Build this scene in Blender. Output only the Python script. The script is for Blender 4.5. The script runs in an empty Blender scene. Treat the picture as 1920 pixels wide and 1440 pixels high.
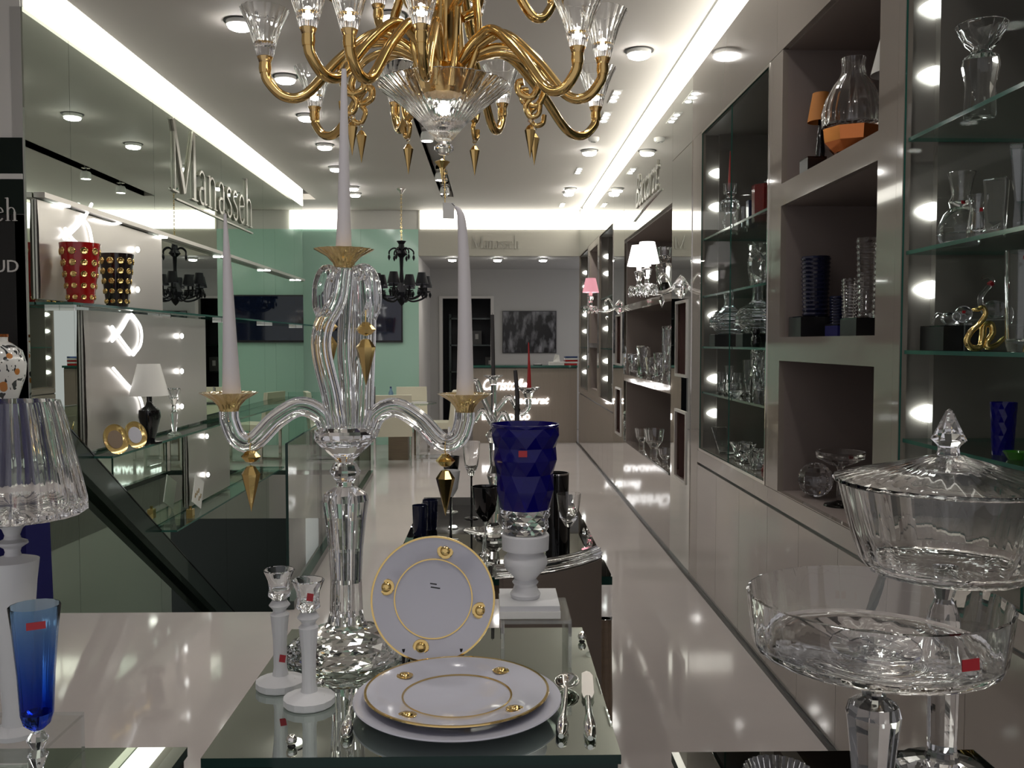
import bpy, bmesh, math, random
from mathutils import Vector, Matrix
random.seed(7)
sc = bpy.context.scene
C = sc.collection
PI = math.pi
# ---------------------------------------------------------------- camera
F, H = 1700.0, 1.57                      # focal length in pixels of a 1920 px frame, eye height
PITCH, YAW = math.atan(78 / F), math.atan(34 / F)
cam_data = bpy.data.cameras.new('camera'); cam_data.sensor_width = 36.0; cam_data.lens = 36.0 * F / 1920.0
cam_data.clip_start = 0.02; cam_data.clip_end = 60
cam = bpy.data.objects.new('camera', cam_data); C.objects.link(cam)
cam.location = (0, 0, H); cam.rotation_euler = (PI / 2 - PITCH, 0, -YAW)
sc.camera = cam
# ---------------------------------------------------------------- world, exposure
w = bpy.data.worlds.new('world'); sc.world = w; w.use_nodes = True
w.node_tree.nodes['Background'].inputs[0].default_value = (1.0, 0.97, 1.0, 1)
w.node_tree.nodes['Background'].inputs[1].default_value = 0.36
sc.view_settings.view_transform = 'Standard'; sc.view_settings.look = 'None'
sc.view_settings.exposure = 0.5; sc.view_settings.gamma = 1.0; sc.view_settings.use_curve_mapping = False
cy = sc.cycles
cy.max_bounces = 24; cy.transmission_bounces = 20; cy.glossy_bounces = 14; cy.diffuse_bounces = 4; cy.transparent_max_bounces = 24
cy.caustics_reflective = True; cy.caustics_refractive = False; cy.blur_glossy = 0.5
cy.sample_clamp_indirect = 6.0; cy.use_denoising = True
COVE, DOWN = 2.6, 27.0                   # cove emission, downlight watts

# ---------------------------------------------------------------- pixel helpers
def ray(px, py):
    u = (px - 960) / F; v = (720 - py) / F
    y = math.cos(PITCH) + v * math.sin(PITCH); z = -math.sin(PITCH) + v * math.cos(PITCH)
    return Vector((u * math.cos(YAW) + y * math.sin(YAW), -u * math.sin(YAW) + y * math.cos(YAW), z))
def aty(px, py, Y): r = ray(px, py); t = Y / r.y; return Vector((r.x * t, Y, H + r.z * t))
def atz(px, py, Z): r = ray(px, py); t = (Z - H) / r.z; return Vector((r.x * t, r.y * t, Z))
def atx(px, py, X): r = ray(px, py); t = X / r.x; return Vector((X, r.y * t, H + r.z * t))

# ---------------------------------------------------------------- materials
MATS = {}
def mat(name, col=(.5, .5, .5), rough=.5, metal=0., trans=0., ior=1.5, emit=0., ecol=None, coat=0., spec=.5, bump=None, mottled=None, alpha=1.):
    m = bpy.data.materials.new(name); m.use_nodes = True; MATS[name] = m
    nt = m.node_tree; b = nt.nodes['Principled BSDF']
    b.inputs['Base Color'].default_value = (*col, 1); b.inputs['Roughness'].default_value = rough
    b.inputs['Metallic'].default_value = metal; b.inputs['Transmission Weight'].default_value = trans
    b.inputs['IOR'].default_value = ior; b.inputs['Coat Weight'].default_value = coat; b.inputs['Coat Roughness'].default_value = .03
    b.inputs['Specular IOR Level'].default_value = spec
    if emit: b.inputs['Emission Color'].default_value = (*(ecol or col), 1); b.inputs['Emission Strength'].default_value = emit
    if mottled or bump:
        tc = nt.nodes.new('ShaderNodeTexCoord'); n = nt.nodes.new('ShaderNodeTexNoise')
        sx = (mottled or bump)
        mp = nt.nodes.new('ShaderNodeMapping'); mp.inputs['Scale'].default_value = sx.get('sc', (1, 1, 1))
        nt.links.new(tc.outputs['Object'], mp.inputs[0]); nt.links.new(mp.outputs[0], n.inputs['Vector'])
        n.inputs['Scale'].default_value = sx.get('s', 8); n.inputs['Detail'].default_value = sx.get('d', 3)
        if mottled:
            mx = nt.nodes.new('ShaderNodeMix'); mx.data_type = 'RGBA'
            mx.inputs[6].default_value = (*col, 1); mx.inputs[7].default_value = (*mottled['c'], 1)
            nt.links.new(n.outputs['Fac'], mx.inputs[0]); nt.links.new(mx.outputs[2], b.inputs['Base Color'])
        if bump:
            bp = nt.nodes.new('ShaderNodeBump'); bp.inputs['Strength'].default_value = bump.get('k', .1); bp.inputs['Distance'].default_value = bump.get('h', .01)
            nt.links.new(n.outputs['Fac'], bp.inputs['Height']); nt.links.new(bp.outputs[0], b.inputs['Normal'])
    return m
def thin_glass(name, tint=(.93, .97, .95), ior=1.5, rough=0.0, k=1.0):
    m = bpy.data.materials.new(name); m.use_nodes = True; MATS[name] = m; nt = m.node_tree
    for n in list(nt.nodes): nt.nodes.remove(n)
    o = nt.nodes.new('ShaderNodeOutputMaterial'); t = nt.nodes.new('ShaderNodeBsdfTransparent'); g = nt.nodes.new('ShaderNodeBsdfGlossy')
    f = nt.nodes.new('ShaderNodeFresnel'); mx = nt.nodes.new('ShaderNodeMixShader')
    t.inputs[0].default_value = (*tint, 1); g.inputs['Roughness'].default_value = rough; f.inputs['IOR'].default_value = ior
    ge = nt.nodes.new('ShaderNodeNewGeometry'); mr = nt.nodes.new('ShaderNodeMapRange')   # same index from both sides of the sheet
    mr.inputs[3].default_value = ior; mr.inputs[4].default_value = 1 / ior
    nt.links.new(ge.outputs['Backfacing'], mr.inputs[0]); nt.links.new(mr.outputs[0], f.inputs['IOR'])
    nt.links.new(f.outputs[0], mx.inputs[0]); nt.links.new(t.outputs[0], mx.inputs[1]); nt.links.new(g.outputs[0], mx.inputs[2]); nt.links.new(mx.outputs[0], o.inputs[0])
    return m
mat('floor', (.46, .415, .40), .06, spec=.18, mottled=dict(c=(.40, .368, .355), s=2.2, d=4))
mat('ceiling', (.60, .565, .53), .7)
mat('white_wall', (.62, .60, .57), .6)
mat('grey_wall', (.46, .455, .44), .6)
mat('beige_soffit', (.42, .40, .35), .5)
mat('mint', (.40, .62, .52), .12, spec=.4)
mat('mirror_green', (.66, .74, .665), .0, 1.0)
mat('mirror', (.80, .83, .80), .0, 1.0)
mat('mirror_top', (.56, .62, .57), .0, 1.0)
mat('mirror_side', (.025, .035, .032), .02, 1.0)
mat('black_mirror', (.085, .085, .08), .0, 1.0)
mat('taupe', (.27, .235, .205), .07, spec=.55, coat=.6)
mat('taupe_base', (.27, .235, .21), .05, spec=.55, coat=1.0)
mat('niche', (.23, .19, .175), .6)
mat('vitrine', (.17, .155, .14), .35)
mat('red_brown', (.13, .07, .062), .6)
mat('navy_paint', (.010, .010, .085), .7, spec=.15)
mat('chrome', (.78, .76, .72), .06, 1.0)
mat('steel', (.58, .545, .51), .33, .72, bump=dict(s=60, sc=(1, .04, 1), k=.05, h=.002))
mat('dark_metal', (.02, .035, .03), .25, .3, coat=.5)
mat('black', (.006, .006, .007), .3)
mat('black_gloss', (.004, .004, .005), .06, coat=.5)
mat('black_satin', (.006, .006, .008), .45, spec=.12)
mat('glint_glow', (1, 1, 1), .5, emit=1.5, ecol=(1, 1, 1))  # glow for the bright reflections drawn on the steel panels
mat('puck_lens', (1, 1, 1), .5, emit=7, ecol=(1, 1, .97))
mat('lit', (1, 1, .9), .5, emit=COVE, ecol=(1.0, .97, .88))
mat('lamp', (1, 1, 1), .5, emit=38, ecol=(1, .97, .92))
mat('spot_scallop', (1, 1, 1), .5, emit=8, ecol=(.95, 1, .95))
mat('bulb', (1, 1, 1), .5, emit=30, ecol=(1, .95, .9))
mat('sign_light', (1, 1, 1), .5, emit=3.0, ecol=(1, 1, 1))
mat('shade_light', (1, .96, .95), .8, emit=1.5, ecol=(1, .95, .93))
mat('pink_shade', (.75, .35, .42), .8, emit=.35, ecol=(1, .42, .5))
mat('white_plastic', (.7, .69, .67), .4)
mat('letter_steel', (.42, .41, .36), .3, .85)
mat('crystal', (1, 1, 1), .0, trans=1., ior=1.52)
mat('crystal_cut', (.97, .98, 1), .0, trans=1., ior=1.56)
mat('frosted', (.90, .90, .92), .55, trans=.35, ior=1.4)
mat('cobalt', (.015, .012, .30), .0, trans=1., ior=1.45)
mat('cobalt_body', (.006, .004, .16), .05, trans=.35, ior=1.45, spec=.3)
mat('gold', (.70, .48, .19), .12, 1.0)
mat('gold_bright', (.83, .60, .24), .10, 1.0)
mat('amber_glass', (.86, .62, .24), .07, trans=.3, ior=1.5, coat=.6, metal=.6)
mat('silver', (.80, .78, .75), .08, 1.0)
mat('porcelain', (.51, .51, .575), .10, spec=.5, coat=.3)
mat('wax', (.62, .59, .60), .55)
mat('red_wax', (.45, .02, .02), .4)
mat('grey_wax', (.055, .05, .05), .4)
mat('label_red', (.36, .012, .02), .4)
mat('red_glass', (.30, .01, .015), .04, trans=.55, ior=1.5, coat=.5)
mat('blue_glass', (.10, .16, .36), .03, trans=.8, ior=1.5)
mat('navy_glass', (.012, .016, .05), .08, trans=.3, ior=1.5, coat=.5)
mat('acrylic_edge', (.93, .96, .96), .08, trans=.85, ior=1.3)
mat('glass_edge', (.03, .115, .09), .08, spec=.6)
mat('glass_edge_dark', (.010, .034, .028), .08, spec=.25)
thin_glass('pane', (.975, .985, .98), 1.02); thin_glass('pane_green', (.88, .945, .915), 1.42); thin_glass('acrylic', (.97, .98, .98), 1.35)
mat('taupe_fabric', (.16, .13, .11), .8, bump=dict(s=300, k=.2, h=.001))
mat('cream_leather', (.62, .58, .46), .4)
mat('wood', (.22, .16, .11), .4, mottled=dict(c=(.14, .10, .07), s=6, sc=(1, 1, 8)))
mat('counter_wood', (.30, .25, .21), .35, mottled=dict(c=(.25, .21, .175), s=5, sc=(12, 1, .5)))
mat('tv_screen', (.006, .010, .030), .04, coat=.5)
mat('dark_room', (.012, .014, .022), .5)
mat('copper', (.62, .20, .06), .15, .8)
mat('orange_shade', (.45, .17, .03), .7)
mat('paper', (.70, .69, .66), .7)
mat('red_lacquer', (.36, .008, .008), .1, coat=.6)
mat('black_lacquer', (.012, .008, .008), .1, coat=.6)
mat('cloisonne', (.74, .74, .72), .15, coat=.5)
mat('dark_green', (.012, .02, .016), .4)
mat('stair', (.10, .10, .095), .4)
mat('green_glass', (.05, .25, .02), .1, trans=.5)
mat('cyan_light', (.1, .7, .8), .4, emit=1.2, ecol=(.05, .75, .9))
mat('bottle_plastic', (.35, .55, .8), .1, trans=.7)
# gradient blue of the flute: pale at the rim, saturated at the bottom
def flute_mat():
    m = mat('flute_blue', (.10, .28, .85), .0, trans=1., ior=1.25); nt = m.node_tree; b = nt.nodes['Principled BSDF']
    tc = nt.nodes.new('ShaderNodeTexCoord'); s = nt.nodes.new('ShaderNodeSeparateXYZ'); r = nt.nodes.new('ShaderNodeValToRGB')
    mr = nt.nodes.new('ShaderNodeMapRange'); mr.inputs[1].default_value = .118; mr.inputs[2].default_value = .26
    nt.links.new(tc.outputs['Object'], s.inputs[0]); nt.links.new(s.outputs[2], mr.inputs[0]); nt.links.new(mr.outputs[0], r.inputs[0]); nt.links.new(r.outputs[0], b.inputs['Base Color'])
    r.color_ramp.elements[0].color = (.02, .05, .62, 1); r.color_ramp.elements[1].color = (.55, .74, .92, 1)
    e = r.color_ramp.elements.new(.35); e.color = (.10, .25, .72, 1)
flute_mat()
def floral_mat():
    m = mat('floral', (.74, .74, .72), .15, coat=.5); nt = m.node_tree; b = nt.nodes['Principled BSDF']
    tc = nt.nodes.new('ShaderNodeTexCoord'); n1 = nt.nodes.new('ShaderNodeTexNoise'); n1.inputs['Scale'].default_value = 16; n1.inputs['Detail'].default_value = 1; n1.inputs['Distortion'].default_value = 1.6
    v = nt.nodes.new('ShaderNodeTexVoronoi'); v.inputs['Scale'].default_value = 13
    r = nt.nodes.new('ShaderNodeValToRGB'); r.color_ramp.interpolation = 'CONSTANT'
    r.color_ramp.elements[0].color = (.72, .72, .70, 1); r.color_ramp.elements[1].position = .60; r.color_ramp.elements[1].color = (.03, .035, .04, 1)
    r2 = nt.nodes.new('ShaderNodeValToRGB'); r2.color_ramp.interpolation = 'CONSTANT'
    r2.color_ramp.elements[0].color = (1, 1, 1, 1); r2.color_ramp.elements[1].position = .27; r2.color_ramp.elements[1].color = (0, 0, 0, 1)
    mx = nt.nodes.new('ShaderNodeMix'); mx.data_type = 'RGBA'; mx.inputs[7].default_value = (.50, .20, .05, 1)
    nt.links.new(tc.outputs['Object'], n1.inputs['Vector']); nt.links.new(tc.outputs['Object'], v.inputs['Vector'])
    nt.links.new(n1.outputs['Fac'], r.inputs[0]); nt.links.new(v.outputs['Distance'], r2.inputs[0])
    nt.links.new(r2.outputs[0], mx.inputs[0]); nt.links.new(r.outputs[0], mx.inputs[6]); nt.links.new(mx.outputs[2], b.inputs['Base Color'])
floral_mat()
def photo_mat():      # blurred black-and-white print of glassware on the back wall
    m = mat('photo_print', (.02, .02, .02), .3); nt = m.node_tree; b = nt.nodes['Principled BSDF']
    tc = nt.nodes.new('ShaderNodeTexCoord'); n1 = nt.nodes.new('ShaderNodeTexNoise'); n1.inputs['Scale'].default_value = 5; n1.inputs['Detail'].default_value = 5
    mp = nt.nodes.new('ShaderNodeMapping'); mp.inputs['Scale'].default_value = (1.6, 1, .7)
    r = nt.nodes.new('ShaderNodeValToRGB'); r.color_ramp.elements[0].position = .48; r.color_ramp.elements[0].color = (.006, .006, .008, 1); r.color_ramp.elements[1].position = .75; r.color_ramp.elements[1].color = (.3, .3, .32, 1)
    nt.links.new(tc.outputs['Object'], mp.inputs[0]); nt.links.new(mp.outputs[0], n1.inputs['Vector']); nt.links.new(n1.outputs['Fac'], r.inputs[0]); nt.links.new(r.outputs[0], b.inputs['Base Color'])
photo_mat()

# ---------------------------------------------------------------- mesh helpers
def link(o, parent=None):
    C.objects.link(o)
    if parent is not None: o.parent = parent
    return o
def tag(o, label=None, cat=None, group=None, kind=None):
    if label: o['label'] = label
    if cat: o['category'] = cat
    if group: o['group'] = group
    if kind: o['kind'] = kind
    return o
def thing(name, loc, label, cat, group=None, rz=0.):
    o = bpy.data.objects.new(name, None); o.empty_display_size = .05; link(o)
    o.location = loc; o.rotation_euler = (0, 0, rz)
    return tag(o, label, cat, group)
class MB:
    def __init__(s): s.v = []; s.f = []; s.m = []
    def add(s, vs, fs, mi=0):
        k = len(s.v); s.v += [tuple(p) for p in vs]; s.f += [tuple(i + k for i in f) for f in fs]; s.m += [mi] * len(fs); return s
    def box(s, x0, x1, y0, y1, z0, z1, mi=0, edge=None, faces=None):
        vs = [(x0, y0, z0), (x1, y0, z0), (x1, y1, z0), (x0, y1, z0), (x0, y0, z1), (x1, y0, z1), (x1, y1, z1), (x0, y1, z1)]
        fs = [(0, 3, 2, 1), (4, 5, 6, 7), (0, 1, 5, 4), (1, 2, 6, 5), (2, 3, 7, 6), (3, 0, 4, 7)]   # bottom top front(-y) right back left
        k = len(s.v); s.v += vs; s.f += [tuple(i + k for i in f) for f in fs]
        s.m += faces if faces else [mi] * 6
        return s
    def quad(s, a, b, c, d, mi=0): return s.add([a, b, c, d], [(0, 1, 2, 3)], mi)
    def prism(s, poly, z0, z1, mi=0):
        n = len(poly); vs = [(x, y, z0) for x, y in poly] + [(x, y, z1) for x, y in poly]
        fs = [tuple(range(n - 1, -1, -1)), tuple(range(n, 2 * n))] + [(i, (i + 1) % n, n + (i + 1) % n, n + i) for i in range(n)]
        return s.add(vs, fs, mi)
    def lathe(s, prof, n=32, c=(0, 0, 0), ribs=0, amp=0., phase=0., mi=0, sq=0.):
        # prof: (r, z) or (r, z, k): k scales the ribbing there
        k0 = len(s.v); rows = []
        for p in prof:
            r, z = p[0], p[1]; kk = p[2] if len(p) > 2 else 1.
            if r < 1e-6: rows.append([len(s.v)]); s.v.append((c[0], c[1], c[2] + z)); continue
            row = []
            for i in range(n):
                a = 2 * PI * i / n + phase
                rr = r * (1 + amp * kk * math.cos(ribs * a)) if ribs else r
                row.append(len(s.v)); s.v.append((c[0] + rr * math.cos(a), c[1] + rr * math.sin(a), c[2] + z))
            rows.append(row)
        for A, B in zip(rows, rows[1:]):
            if len(A) == 1 and len(B) == 1: continue
            for i in range(n):
                j = (i + 1) % n
                if len(A) == 1: s.f.append((A[0], B[j], B[i]))
                elif len(B) == 1: s.f.append((A[i], A[j], B[0]))
                else: s.f.append((A[i], A[j], B[j], B[i]))
                s.m.append(mi)
        if len(rows[0]) > 1 and len(rows[-1]) > 1:            # ring profile: close the loop
            for i in range(n): s.f.append((rows[-1][i], rows[-1][(i + 1) % n], rows[0][(i + 1) % n], rows[0][i])); s.m.append(mi)
        else:
            for R, flip in ((rows[0], True), (rows[-1], False)):
                if len(R) > 1: s.f.append(tuple(reversed(R)) if flip else tuple(R)); s.m.append(mi)
        return s
    def tube(s, pts, rad, n=10, mi=0, ribs=0, amp=0.):
        pts = [Vector(p) for p in pts]; m = len(pts)
        rads = rad if isinstance(rad, (list, tuple)) else [rad] * m
        t0 = (pts[1] - pts[0]).normalized(); up = Vector((0, 0, 1)) if abs(t0.z) < .9 else Vector((0, 1, 0))
        nx = t0.cross(up).normalized(); rows = []
        for i, p in enumerate(pts):
            t = (pts[min(i + 1, m - 1)] - pts[max(i - 1, 0)]).normalized()
            nx = (nx - t * nx.dot(t)).normalized(); ny = t.cross(nx)
            row = []
            for j in range(n):
                a = 2 * PI * j / n; r = rads[i] * (1 + amp * math.cos(ribs * a))
                row.append(len(s.v)); s.v.append(tuple(p + nx * (math.cos(a) * r) + ny * (math.sin(a) * r)))
            rows.append(row)
        for A, B in zip(rows, rows[1:]):
            for i in range(n): s.f.append((A[i], A[(i + 1) % n], B[(i + 1) % n], B[i])); s.m.append(mi)
        s.f.append(tuple(reversed(rows[0]))); s.f.append(tuple(rows[-1])); s.m += [mi, mi]
        return s
    def ball(s, c, r, n=12, k=8, sx=1, sy=1, sz=1, mi=0):
        b = MB(); b.lathe([(0, -r)] + [(r * math.sin(PI * i / k), -r * math.cos(PI * i / k)) for i in range(1, k)] + [(0, r)], n)
        return s.add([(c[0] + x * sx, c[1] + y * sy, c[2] + z * sz) for x, y, z in b.v], b.f, mi)
    def mesh(s, name, mats, smooth=None):
        me = bpy.data.meshes.new(name); me.from_pydata(s.v, [], s.f)
        for mm in ([mats] if isinstance(mats, str) else mats): me.materials.append(MATS[mm])
        me.polygons.foreach_set('material_index', s.m)
        bm = bmesh.new(); bm.from_mesh(me); bmesh.ops.recalc_face_normals(bm, faces=bm.faces); bm.to_mesh(me); bm.free()
        if smooth:
            me.polygons.foreach_set('use_smooth', [True] * len(me.polygons)); me.set_sharp_from_angle(angle=math.radians(smooth))
        me.update(); return me
    def build(s, name, mats, parent=None, smooth=None, loc=(0, 0, 0), rot=(0, 0, 0)):
        o = bpy.data.objects.new(name, s.mesh(name, mats, smooth)); link(o, parent); o.location = loc; o.rotation_euler = rot
        return o
def struct(o): o['kind'] = 'structure'; return o
def spline(pts, n=6):     # Catmull-Rom through the points
    P = [Vector(p) for p in pts]; P = [P[0] * 2 - P[1]] + P + [P[-1] * 2 - P[-2]]; out = []
    for i in range(1, len(P) - 2):
        a, b, c, d = P[i - 1], P[i], P[i + 1], P[i + 2]
        for j in range(n):
            t = j / n; out.append(.5 * ((2 * b) + (c - a) * t + (2 * a - 5 * b + 4 * c - d) * t * t + (3 * b - a - 3 * c + d) * t ** 3))
    out.append(P[-2]); return out
def copy_tree(o, parent=None):
    c = o.copy(); C.objects.link(c); c.parent = parent
    for ch in list(o.children): copy_tree(ch, c)
    return c
def text_mesh(txt, size, mname, depth=.004, shear=0., sx=1., name='lettering', bold=0.):
    cu = bpy.data.curves.new('t', 'FONT'); cu.body = txt; cu.size = size; cu.extrude = depth / 2; cu.shear = shear; cu.offset = bold; cu.resolution_u = 3
    ob = bpy.data.objects.new('t', cu); C.objects.link(ob); dg = bpy.context.evaluated_depsgraph_get()
    me = bpy.data.meshes.new_from_object(ob.evaluated_get(dg)); bpy.data.objects.remove(ob); bpy.data.curves.remove(cu)
    me.materials.clear(); me.materials.append(MATS[mname]); me.name = name
    for v in me.vertices: v.co.x *= sx
    return me
def text_obj(txt, size, mname, mtx, parent=None, **k):
    me = text_mesh(txt, size, mname, **k); o = bpy.data.objects.new(k.get('name', 'lettering'), me); link(o, parent); o.matrix_local = mtx; return o
def basis(loc, xdir, updir):   # text frame: x along the reading direction, y up, z towards the viewer
    x = Vector(xdir).normalized(); y = Vector(updir).normalized(); z = x.cross(y)
    return Matrix(((x.x, y.x, z.x, loc[0]), (x.y, y.y, z.y, loc[1]), (x.z, y.z, z.z, loc[2]), (0, 0, 0, 1)))
# serif letters drawn as pen strokes: (points, width)
def arc(cx, cy, rx, ry, a0, a1, n=8): return [(cx + rx * math.cos(math.radians(a0 + (a1 - a0) * i / n)), cy + ry * math.sin(math.radians(a0 + (a1 - a0) * i / n))) for i in range(n + 1)]
GL = {
 'M': (1.12, [([(.12, 0), (.12, 1)], .045), ([(.08, 1), (.52, .04)], .13), ([(.53, .04), (.92, 1)], .045), ([(.96, 0), (.96, 1)], .13), ([(0, .015), (.26, .015)], .03), ([(.82, .015), (1.1, .015)], .03), ([(0, .985), (.16, .985)], .03), ([(.9, .985), (1.1, .985)], .03)]),
 'a': (.52, [([(.36, .02), (.36, .46)], .1), (arc(.22, .46, .14, .16, 160, 0), .05), (arc(.22, .16, .15, .15, 70, 300), .07), ([(.3, .31), (.36, .34)], .04), ([(.36, .02), (.47, .04)], .04)]),
 'n': (.6, [([(.12, 0), (.12, .6)], .1), (arc(.28, .42, .15, .19, 180, 0), .05), ([(.43, .42), (.43, 0)], .1), ([(.02, .015), (.22, .015)], .03), ([(.33, .015), (.54, .015)], .03), ([(.02, .6), (.14, .62)], .03)]),
 's': (.42, [(arc(.2, .46, .13, .15, 30, 200) + arc(.2, .16, .14, .15, 60, -20)[0:1] + arc(.2, .16, .14, .15, 40, -160), .065)]),
 'e': (.5, [(arc(.24, .31, .18, .3, 20, 320, 14), .06), ([(.07, .34), (.41, .40)], .04)]),
 'h': (.6, [([(.12, 0), (.12, 1.04)], .1), (arc(.28, .42, .15, .19, 180, 0), .05), ([(.43, .42), (.43, 0)], .1), ([(.02, .015), (.22, .015)], .03), ([(.33, .015), (.54, .015)], .03), ([(.02, 1.03), (.14, 1.05)], .03)]),
}
def glyph(ch, size, depth, sx=1.):
    b = MB()
    for k, (pts, wd) in enumerate(GL[ch][1]):
        pts = [Vector((x * size * sx, y * size)) for x, y in pts]; L = []; R = []
        for i, p in enumerate(pts):
            t = (pts[min(i + 1, len(pts) - 1)] - pts[max(i - 1, 0)]).normalized(); nrm = Vector((-t.y, t.x)) * (wd * size * .38)
            L.append(p + nrm); R.append(p - nrm)
        z0, z1 = -depth / 2 - k * .0002, depth / 2 + k * .0002
        for i in range(len(pts) - 1):
            q = [L[i], L[i + 1], R[i + 1], R[i]]
            b.prism([(v.x, v.y) for v in q], z0, z1)
    return b
def serif_word(word, size, m, parent, mtx, depth=.012, sx=1.):
    x = 0
    for ch in word:
        o = glyph(ch, size, depth, sx).build('letter', m, parent); o.matrix_local = mtx @ Matrix.Translation((x, 0, 0)); x += GL[ch][0] * size * sx
    return x
# ================================================================ SETTING
XL, XR, ZC = -2.67, 1.30, 3.57
YW0, YW1 = 5.25, 10.75                    # stair opening
WA, WB = -1.24, -1.50                     # its right edge at the near and the far end
b = MB()
b.prism([(-4.0, -.8), (1.9, -.8), (1.9, YW0), (-4.0, YW0)], -.30, 0)
b.prism([(WA, YW0), (1.9, YW0), (1.9, YW1), (WB, YW1)], -.30, 0)
b.prism([(-2.72, YW1), (1.9, YW1), (1.9, 16.6), (-2.72, 16.6)], -.52, 0)
b.prism([(-4.2, 12.8), (-2.72, 12.8), (-2.72, 16.6), (-4.2, 16.6)], -.30, 0)
struct(b.build('floor', 'floor'))
# ceiling with the recessed spotlight channel
SX0, SX1 = -.71, -.56
b = MB()
b.prism([(-4.0, -.8), (1.30, -.8), (1.30, 5.28), (-4.0, 5.28)], ZC, ZC + .08)
b.prism([(-2.49, 5.28), (SX0, 5.28), (SX0, 13.86), (-2.49, 13.86)], ZC, ZC + .08)
b.prism([(SX1, 5.28), (1.30, 5.28), (1.30, 13.86), (SX1, 13.86)], ZC, ZC + .08)
b.prism([(SX0, 5.28), (SX1, 5.28), (SX1, 6.0), (SX0, 6.0)], ZC, ZC + .08)
b.prism([(SX0, 12.6), (SX1, 12.6), (SX1, 13.86), (SX0, 13.86)], ZC, ZC + .08)
b.prism([(-4.2, 12.86), (-2.49, 12.86), (-2.49, 13.86), (-4.2, 13.86)], ZC, ZC + .08)
struct(b.build('ceiling', 'ceiling'))
b = MB(); b.box(-4.3, 1.95, -.8, 14.2, ZC + .26, ZC + .32)
struct(b.build('ceiling_slab', 'grey_wall'))
b = MB()
b.box(SX0 - .01, SX0, 6.0, 12.6, ZC, ZC + .13); b.box(SX1, SX1 + .01, 6.0, 12.6, ZC, ZC + .13); b.box(SX0, SX1, 6.0, 12.6, ZC + .12, ZC + .13)
struct(b.build('trim_1', 'grey_wall'))
# lit cove bands
n = 1
def cove(x0, x1, y0, y1, z0, z1):
    global n; n += 1
    struct(MB().box(x0, x1, y0, y1, z0, z1).build('trim_%d' % n, 'lit'))
cove(-2.68, -2.66, 5.32, 12.8, 3.472, 3.70)
cove(1.315, 1.33, .2, 13.85, 3.315, 3.568)
cove(-2.95, -2.25, 13.88, 13.90, 3.29, 3.567)
cove(-1.12, 1.30, 13.88, 13.90, 3.29, 3.567)
# ---- left wall: mirror panels
wl = struct(MB().box(-2.74, -2.68, 5.28, 12.8, -3.3, 3.47).build('wall_left', 'grey_wall'))
for a, c in zip((5.28, 5.84, 7.25, 9.03, 10.63, 12.25), (5.84, 7.25, 9.03, 10.63, 12.25, 12.8)):
    MB().box(-2.68, -2.67, a + .0015, c - .0015, -3.28, 3.47).build('mirror_panel', 'mirror_green', wl)
struct(MB().box(-2.74, -2.68, 5.28, 12.8, 3.70, 3.83).build('wall_left_top', 'white_wall'))
struct(MB().box(-4.06, -4.0, -.8, 5.4, 0, 3.83).build('wall_left_front', 'white_wall'))
struct(MB().box(-4.06, -2.68, 5.30, 5.36, 0, 3.83).build('wall_left_return', 'grey_wall'))
struct(MB().box(-4.2, -2.70, 12.74, 12.8, 0, 3.83).build('wall_recess_front', 'white_wall'))
struct(MB().box(-4.26, -4.2, 12.8, 14.0, 0, 3.83).build('wall_recess_left', 'mint'))
# ---- back wall: mint glass panels, soffit, alcove
wb = struct(MB().box(-4.2, -1.146, 13.92, 14.0, 0, 3.83).build('wall_back', 'white_wall'))
for a, c in ((-4.2, -2.9), (-2.9, -2.02), (-2.02, -1.146)):
    MB().box(a + .001, c - .001, 13.90, 13.92, 0, 3.288).build('glass_panel', 'mint', wb)
struct(MB().box(-1.146, 1.9, 13.90, 14.02, 2.888, 3.83).build('wall_back_soffit', 'beige_soffit'))
struct(MB().box(-1.2, 1.9, 14.02, 16.5, 2.888, 2.95).build('ceiling_alcove', 'grey_wall'))
struct(MB().box(-1.206, -1.146, 14.0, 16.5, 0, 2.95).build('wall_alcove_left', 'white_wall'))
bx = aty(830, 600, 16.4).x; bx2 = aty(920, 600, 16.4).x
b = MB(); b.box(-1.2, bx, 16.4, 16.5, 0, 2.95); b.box(bx, bx2, 16.4, 16.5, 2.36, 2.95); b.box(bx2, 1.9, 16.4, 16.5, 0, 2.95)
struct(b.build('wall_alcove_back', 'grey_wall'))
b = MB(); b.box(bx - .06, bx, 16.36, 16.4, 0, 2.36); b.box(bx2, bx2 + .06, 16.36, 16.4, 0, 2.36); b.box(bx - .06, bx2 + .06, 16.36, 16.4, 2.36, 2.40)
struct(b.build('door_1', 'white_wall'))
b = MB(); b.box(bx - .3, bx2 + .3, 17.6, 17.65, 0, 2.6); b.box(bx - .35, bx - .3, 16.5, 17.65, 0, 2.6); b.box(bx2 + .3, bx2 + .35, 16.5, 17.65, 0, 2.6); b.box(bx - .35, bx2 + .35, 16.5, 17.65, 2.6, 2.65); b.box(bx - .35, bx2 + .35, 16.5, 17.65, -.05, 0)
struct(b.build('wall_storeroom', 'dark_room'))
# ---- stairwell below the floor
b = MB(); b.prism([(WA, YW0), (WA + .05, YW0), (WB + .05, YW1), (WB, YW1)], -3.3, -.001)
struct(b.build('wall_stairwell_right', 'white_wall'))
struct(MB().box(-2.7, WA + .05, YW0 - .06, YW0, -3.3, -.301).build('wall_stairwell_front', 'white_wall'))
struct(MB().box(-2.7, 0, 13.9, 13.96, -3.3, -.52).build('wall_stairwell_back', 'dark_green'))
struct(MB().box(-2.7, 0, YW0, 13.96, -3.36, -3.3).build('floor_lower', 'dark_green'))
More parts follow.
